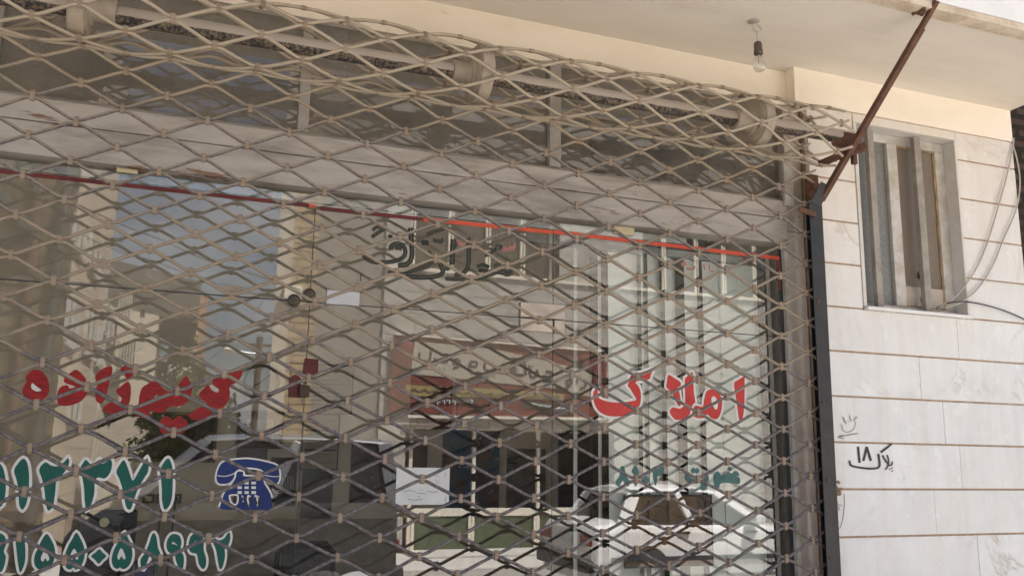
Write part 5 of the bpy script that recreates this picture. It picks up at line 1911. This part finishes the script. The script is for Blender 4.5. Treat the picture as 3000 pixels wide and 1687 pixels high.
# --- street lamps, pole, wires
def lamp_post(label, pole_u, head_u, head_v, yv):
    t = thing('street_lamp', label, 'street lamp', 'street lamps of the side street')
    pole = mir(pole_u, 1335, yv)
    hd = mir(head_u, head_v, yv)
    mb = MB()
    mb.tube([(pole.x, pole.y, -0.3), (pole.x, pole.y, hd.z - 0.3)], 0.05, 8)
    mb.build('pole', m_alu, t)
    mb = MB()
    mb.tube([(pole.x, pole.y, hd.z - 0.35), (hd.x * 0.4 + pole.x * 0.6, hd.y, hd.z - 0.08), (hd.x + 0.2, hd.y, hd.z)], 0.028, 6)
    mb.build('arm', m_alu, t)
    mb = MB()
    L_ = 0.34
    mb.lathe((hd.x + L_ * 0.6, hd.y, hd.z), (-1, 0, 0.12), [(0, 0.03), (0.06, 0.07), (L_ * 0.7, 0.10), (L_ * 1.2, 0.07), (L_ * 1.4, 0.01)], 14)
    mb.build('lamp_head', m_whitefr, t, smooth=True)


lamp_post('nearer white street lamp high against the blue sky', 830, 688, 852, 16.0)
lamp_post('farther and lower white street lamp in front of the cloud', 826, 680, 1028, 27.0)
up = thing('utility_pole', 'thin utility pole with cable bundle at the brick corner of the side street', 'utility pole')
p = mir(738, 1335, 22)
mb = MB()
mb.tube([(p.x, p.y, -0.3), (p.x, p.y, Zt(738, 985, 22))], 0.09, 8)
mb.build('pole', m_bark, up)
mb = MB()
zz_ = Zt(738, 1010, 22)
mb.beam((p.x - 0.35, p.y, zz_), (p.x + 0.35, p.y, zz_), 0.08, 0.08)
mb.build('crossarm', m_bark, up)


def wire(label, pts, yv0, yv1, r=0.009):
    n = len(pts)
    P = [tuple(mir(u, v, yv0 + (yv1 - yv0) * i / (n - 1))) for i, (u, v) in enumerate(pts)]
    mb = MB()
    mb.tube(smooth_pts(P, False, 4), r, 5)
    tag(mb.build('overhead_wire', m_cableb, smooth=True), label, 'wire', 'overhead wires')


wire('black overhead wire from the beige roof edge down across the sky to the brick corner', [(230, 600), (350, 655), (480, 706), (600, 760), (800, 820), (880, 850)], 9, 10)
wire('thin wire below it sagging from the beige wall towards the middle of the sky', [(240, 688), (345, 735), (450, 765), (540, 798), (640, 830), (800, 850)], 10, 11, 0.007)
wire('long nearly level dark wire crossing in front of all the buildings', [(-60, 812), (0, 814), (160, 824), (320, 836), (500, 850), (680, 868), (900, 880)], 8, 8.6, 0.013)
wire('steep thin wire rising from the low street up to the farther lamp', [(505, 1140), (560, 1100), (640, 1030), (735, 930), (790, 850)], 15, 14, 0.006)
wire('faint wire crossing low over the cream house front', [(150, 1105), (260, 1085), (330, 1060), (420, 1020)], 14, 15, 0.006)
wire('wire running high under the top of the pane', [(300, 470), (420, 520), (560, 560), (760, 600), (900, 640)], 9, 10, 0.006)


# --- cars
def car_paint(name, c, coat=0.6, rough=0.35):
    t = NT(name)
    t.b.inputs['Coat Weight'].default_value = coat
    t.b.inputs['Coat Roughness'].default_value = 0.05
    return t.done(c, rough, spec=0.5 if coat > 0.3 else 0.15)


m_vroof = car_paint('dull_grey_roof_paint', (0.13, 0.14, 0.15))
m_wcar = car_paint('white_car_paint', (0.84, 0.83, 0.81))
m_gcar = car_paint('dark_car_paint', (0.022, 0.024, 0.026), 0.0, 0.8)
m_carglass = M('dark_car_glass', (0.015, 0.018, 0.02), rough=0.06, bump=0)
m_tyre = M('tyre_rubber', (0.02, 0.02, 0.02), (0.03, 0.03, 0.03), 20, rough=0.9)
m_chrome = M('dull_chrome', (0.55, 0.55, 0.55), rough=0.25, metal=0.9, bump=0)
m_taill = M('red_tail_light', (0.25, 0.015, 0.012), rough=0.2, bump=0)


def car(name, label, x0, yn, zg, L, W, prof, cab, paint, wheels, direction=1, plate=True, roofp=None):
    """prof: lower body outline (s, z_deck); cab: greenhouse (s, z) base rear, roof rear, roof front, base front.
    x0: rear bumper, yn: y of the side facing the shop, zg: ground"""
    t = thing(name, label, 'car', 'cars parked across the road')

    def P(s, w_, z):
        return (x0 + direction * s, yn - W / 2 + w_ * W / 2, zg + z)
    # body: rings across the car
    mb = MB()
    rings = []
    for (s, zt_, tw) in prof:
        zb_ = 0.24
        zm = 0.62
        half = [(0.80, zb_), (0.96, zb_ + 0.06), (1.0, zm * 0.75), (1.0, zm), (0.985, zt_ - 0.10), (0.955, zt_ - 0.03), (0.86, zt_), (0.45, zt_ + 0.02)]
        ring = [P(s, h * tw, z) for h, z in half] + [P(s, -h * tw, z) for h, z in half[::-1]]
        rings.append(ring)
    n = len(rings[0])
    vs = [p for r_ in rings for p in r_]
    fs = []
    for i in range(len(rings) - 1):
        for k in range(n):
            k2 = (k + 1) % n
            fs.append((i * n + k, i * n + k2, (i + 1) * n + k2, (i + 1) * n + k))
    fs.append(tuple(range(n)))
    fs.append(tuple((len(rings) - 1) * n + k for k in range(n - 1, -1, -1)))
    mb.add(vs, fs)
    body = mb.build('body', paint, t, smooth=False, bevel=0.03)
    # roof and pillars
    (b0, zb0), (r0, zr0), (r1, zr1), (b1, zb1) = cab
    mb = MB()
    for w_ in (1, -1):
        for (p, q, wd) in (((b0, zb0), (r0, zr0), 0.16), ((b1, zb1), (r1, zr1), 0.09), (((b0 + b1) / 2 - 0.02, (zb0 + zb1) / 2), ((r0 + r1) / 2 + 0.02, zr0), 0.09)):
            a_ = Vector(P(p[0], 0.93 * w_, p[1]))
            c_ = Vector(P(q[0], 0.76 * w_, q[1] - 0.03))
            mb.beam(a_, c_, 0.05, wd, up=(1, 0, 0))
    ro = []
    for i in range(7):
        f = i / 6
        s = r0 + (r1 - r0) * f
        arch = 0.035 * (1 - (2 * f - 1) ** 2)
        for (w_, dz) in ((0.79, -0.045), (0.77, -0.01), (0.5, 0.025), (0, 0.035), (-0.5, 0.025), (-0.77, -0.01), (-0.79, -0.045)):
            ro.append(P(s, w_, zr0 + (zr1 - zr0) * f + arch + dz))
    fs = []
    for i in range(6):
        for k in range(6):
            fs.append((i * 7 + k, i * 7 + k + 1, (i + 1) * 7 + k + 1, (i + 1) * 7 + k))
        fs.append((i * 7, (i + 1) * 7, (i + 1) * 7 + 6, i * 7 + 6))
    fs.append(tuple(range(7)))
    fs.append(tuple(42 + k for k in range(7)))
    mb.add(ro, fs)
    mb.build('roof', roofp or paint, t, bevel=0.01)
    # glass
    mb = MB()
    g = []
    for w_ in (1, -1):
        g += [P(b0 + 0.02, 0.90 * w_, zb0), P(b1 - 0.02, 0.90 * w_, zb1), P(r1 - 0.01, 0.735 * w_, zr1 - 0.03), P(r0 + 0.01, 0.735 * w_, zr0 - 0.03)]
    mb.add(g, [(0, 1, 2, 3), (7, 6, 5, 4), (0, 3, 7, 4), (1, 5, 6, 2)])
    mb.build('car_window', m_carglass, t)
    for (s, r_) in wheels:
        for w_ in (1, -1):
            o_ = Vector(P(s, 1.0 * w_, r_))
            o_.y += -w_ * 0.19
            mb = MB()
            mb.lathe(o_, (0, w_, 0), [(0, r_ * 0.9), (0.02, r_), (0.17, r_), (0.195, r_ * 0.9), (0.196, r_ * 0.62)], 24)
            wq = mb.build('wheel', m_tyre, t)
            mb = MB()
            mb.lathe(o_ + Vector((0, w_ * 0.197, 0)), (0, w_, 0), [(0, r_ * 0.6), (0.006, r_ * 0.58), (0.014, r_ * 0.25), (0.018, r_ * 0.05)], 18)
            mb.build('hubcap', m_chrome, wq, smooth=True)
            mb = MB()      # dark wheel arch
            mb.lathe(o_ + Vector((0, w_ * 0.188, 0.02)), (0, w_, 0), [(0, r_ * 1.22), (0.006, r_ * 1.22)], 24)
            mb.build('wheel_arch', m_tyre, t)
    mb = MB()
    for w_ in (1, -1):
        mb.beam(P(0.25, 1.006 * w_, 0.50), P(L - 0.25, 1.006 * w_, 0.50), 0.02, 0.055)
    mb.build('side_strip', m_plastic, t)
    for (s, z) in (((b0 + b1) / 2 - 0.25, zb0 - 0.10), ((b0 + b1) / 2 + 0.75, zb1 - 0.10)):
        mb = MB()
        mb.beam(P(s, 1.005, z), P(s + 0.16, 1.005, z), 0.03, 0.03)
        mb.build('door_handle', m_plastic, t, bevel=0.006)
    mb = MB()
    mb.box(min(P(b1 - 0.22, 1.0, 0)[0], P(b1 - 0.06, 1, 0)[0]), max(P(b1 - 0.22, 1, 0)[0], P(b1 - 0.06, 1, 0)[0]), yn - 0.02, yn + 0.16, zg + zb1 + 0.01, zg + zb1 + 0.11)
    mb.build('wing_mirror', paint, t, bevel=0.015)
    for w_ in (0.78, -0.78):
        c_ = P(-0.012, w_, 0.72)
        mb = MB()
        mb.box(c_[0] - 0.012, c_[0] + 0.02, c_[1] - 0.15, c_[1] + 0.15, c_[2] - 0.06, c_[2] + 0.06)
        mb.build('tail_light', m_taill, t, bevel=0.008)
    c_ = P(-0.03, 0, 0.42)
    mb = MB()
    mb.box(c_[0] - 0.05, c_[0] + 0.05, c_[1] - W * 0.49, c_[1] + W * 0.49, c_[2] - 0.07, c_[2] + 0.07)
    mb.build('bumper', m_plastic, t, bevel=0.02)
    if plate:
        c_ = P(-0.02, 0, 0.70)
        mb = MB()
        mb.box(c_[0] - 0.012, c_[0] + 0.01, c_[1] - 0.24, c_[1] + 0.24, c_[2] - 0.055, c_[2] + 0.055)
        mb.build('number_plate', m_paper, t)
    return t


YCAR = 6.4
xr = mir(1738, 1560, YCAR).x
zg = Z_ROAD
zb_ = Zt(1950, 1536, YCAR) - zg
zr_ = Zt(1950, 1433, YCAR) - zg
car('parked_car', 'white saloon car parked across the road, reflected in the right pane', xr, RY(YCAR) - 0.01, zg, 3.9, 1.6,
    [(0.0, zb_ - 0.10, 0.93), (0.06, zb_ - 0.02, 0.97), (0.40, zb_ + 0.02, 1.0), (0.8, zb_, 1.0), (1.8, zb_ - 0.01, 1.0), (2.4, zb_ - 0.02, 1.0), (3.3, zb_ - 0.10, 0.98), (3.75, zb_ - 0.20, 0.92), (3.9, zb_ - 0.32, 0.85)],
    [(X(1832, YCAR, 1519) - xr, zb_), (X(1880, YCAR, 1440) - xr, zr_ - 0.02), (X(2118, YCAR, 1445) - xr, zr_ - 0.02), (X(2236, YCAR, 1535) - xr, zb_)], m_wcar,
    [(X(1895, YCAR, 1690) - xr, 0.29), (X(1895, YCAR, 1690) - xr + 2.34, 0.29)])
xv = X(1178, YCAR, 1290)
zr2 = Zt(1050, 1283, YCAR) - zg
xvl = X(205, YCAR, 1345)
Lv = xv - xvl
car('parked_van', 'dark van with a paler grey roof parked left of the white car across the road', xv, RY(YCAR), zg, Lv, 1.9,
    [(0.0, 1.15, 0.95), (0.1, 1.20, 1.0), (Lv - 1.2, 1.18, 1.0), (Lv - 0.3, 1.05, 0.98), (Lv, 0.85, 0.9)],
    [(0.05, 1.18), (0.15, zr2 - 0.02), (Lv - 1.3, zr2 - 0.02), (Lv - 0.55, 1.15)], m_gcar, [(0.8, 0.33), (Lv - 0.85, 0.33)], direction=-1, plate=False, roofp=m_vroof)

# --- neighbour on the right
nb = thing('neighbour_building', 'dark brown brick building set back beyond the end of the marble wall', 'building')
mb = MB()
mb.box(XEND + 0.02, 12, 0.35, 6, 0, 6.5)
mb.build('brick_wall', m_nbrick, nb)
# crumbled mortar lump where the rail meets the marble
mb = MB()
rb = random.Random(6)
for i in range(12):
    p = at(2455 + rb.uniform(-7, 9), 1428 + rb.uniform(-20, 22), -0.012)
    d = Vector((rb.uniform(-1, 1), rb.uniform(-0.6, 0.6), rb.uniform(-1, 1))).normalized() * rb.uniform(0.005, 0.011)
    mb.beam(p - d, p + d, rb.uniform(0.008, 0.016), rb.uniform(0.008, 0.014))
mb.build('mortar_lump', m_mortar, wall, bevel=0.002)
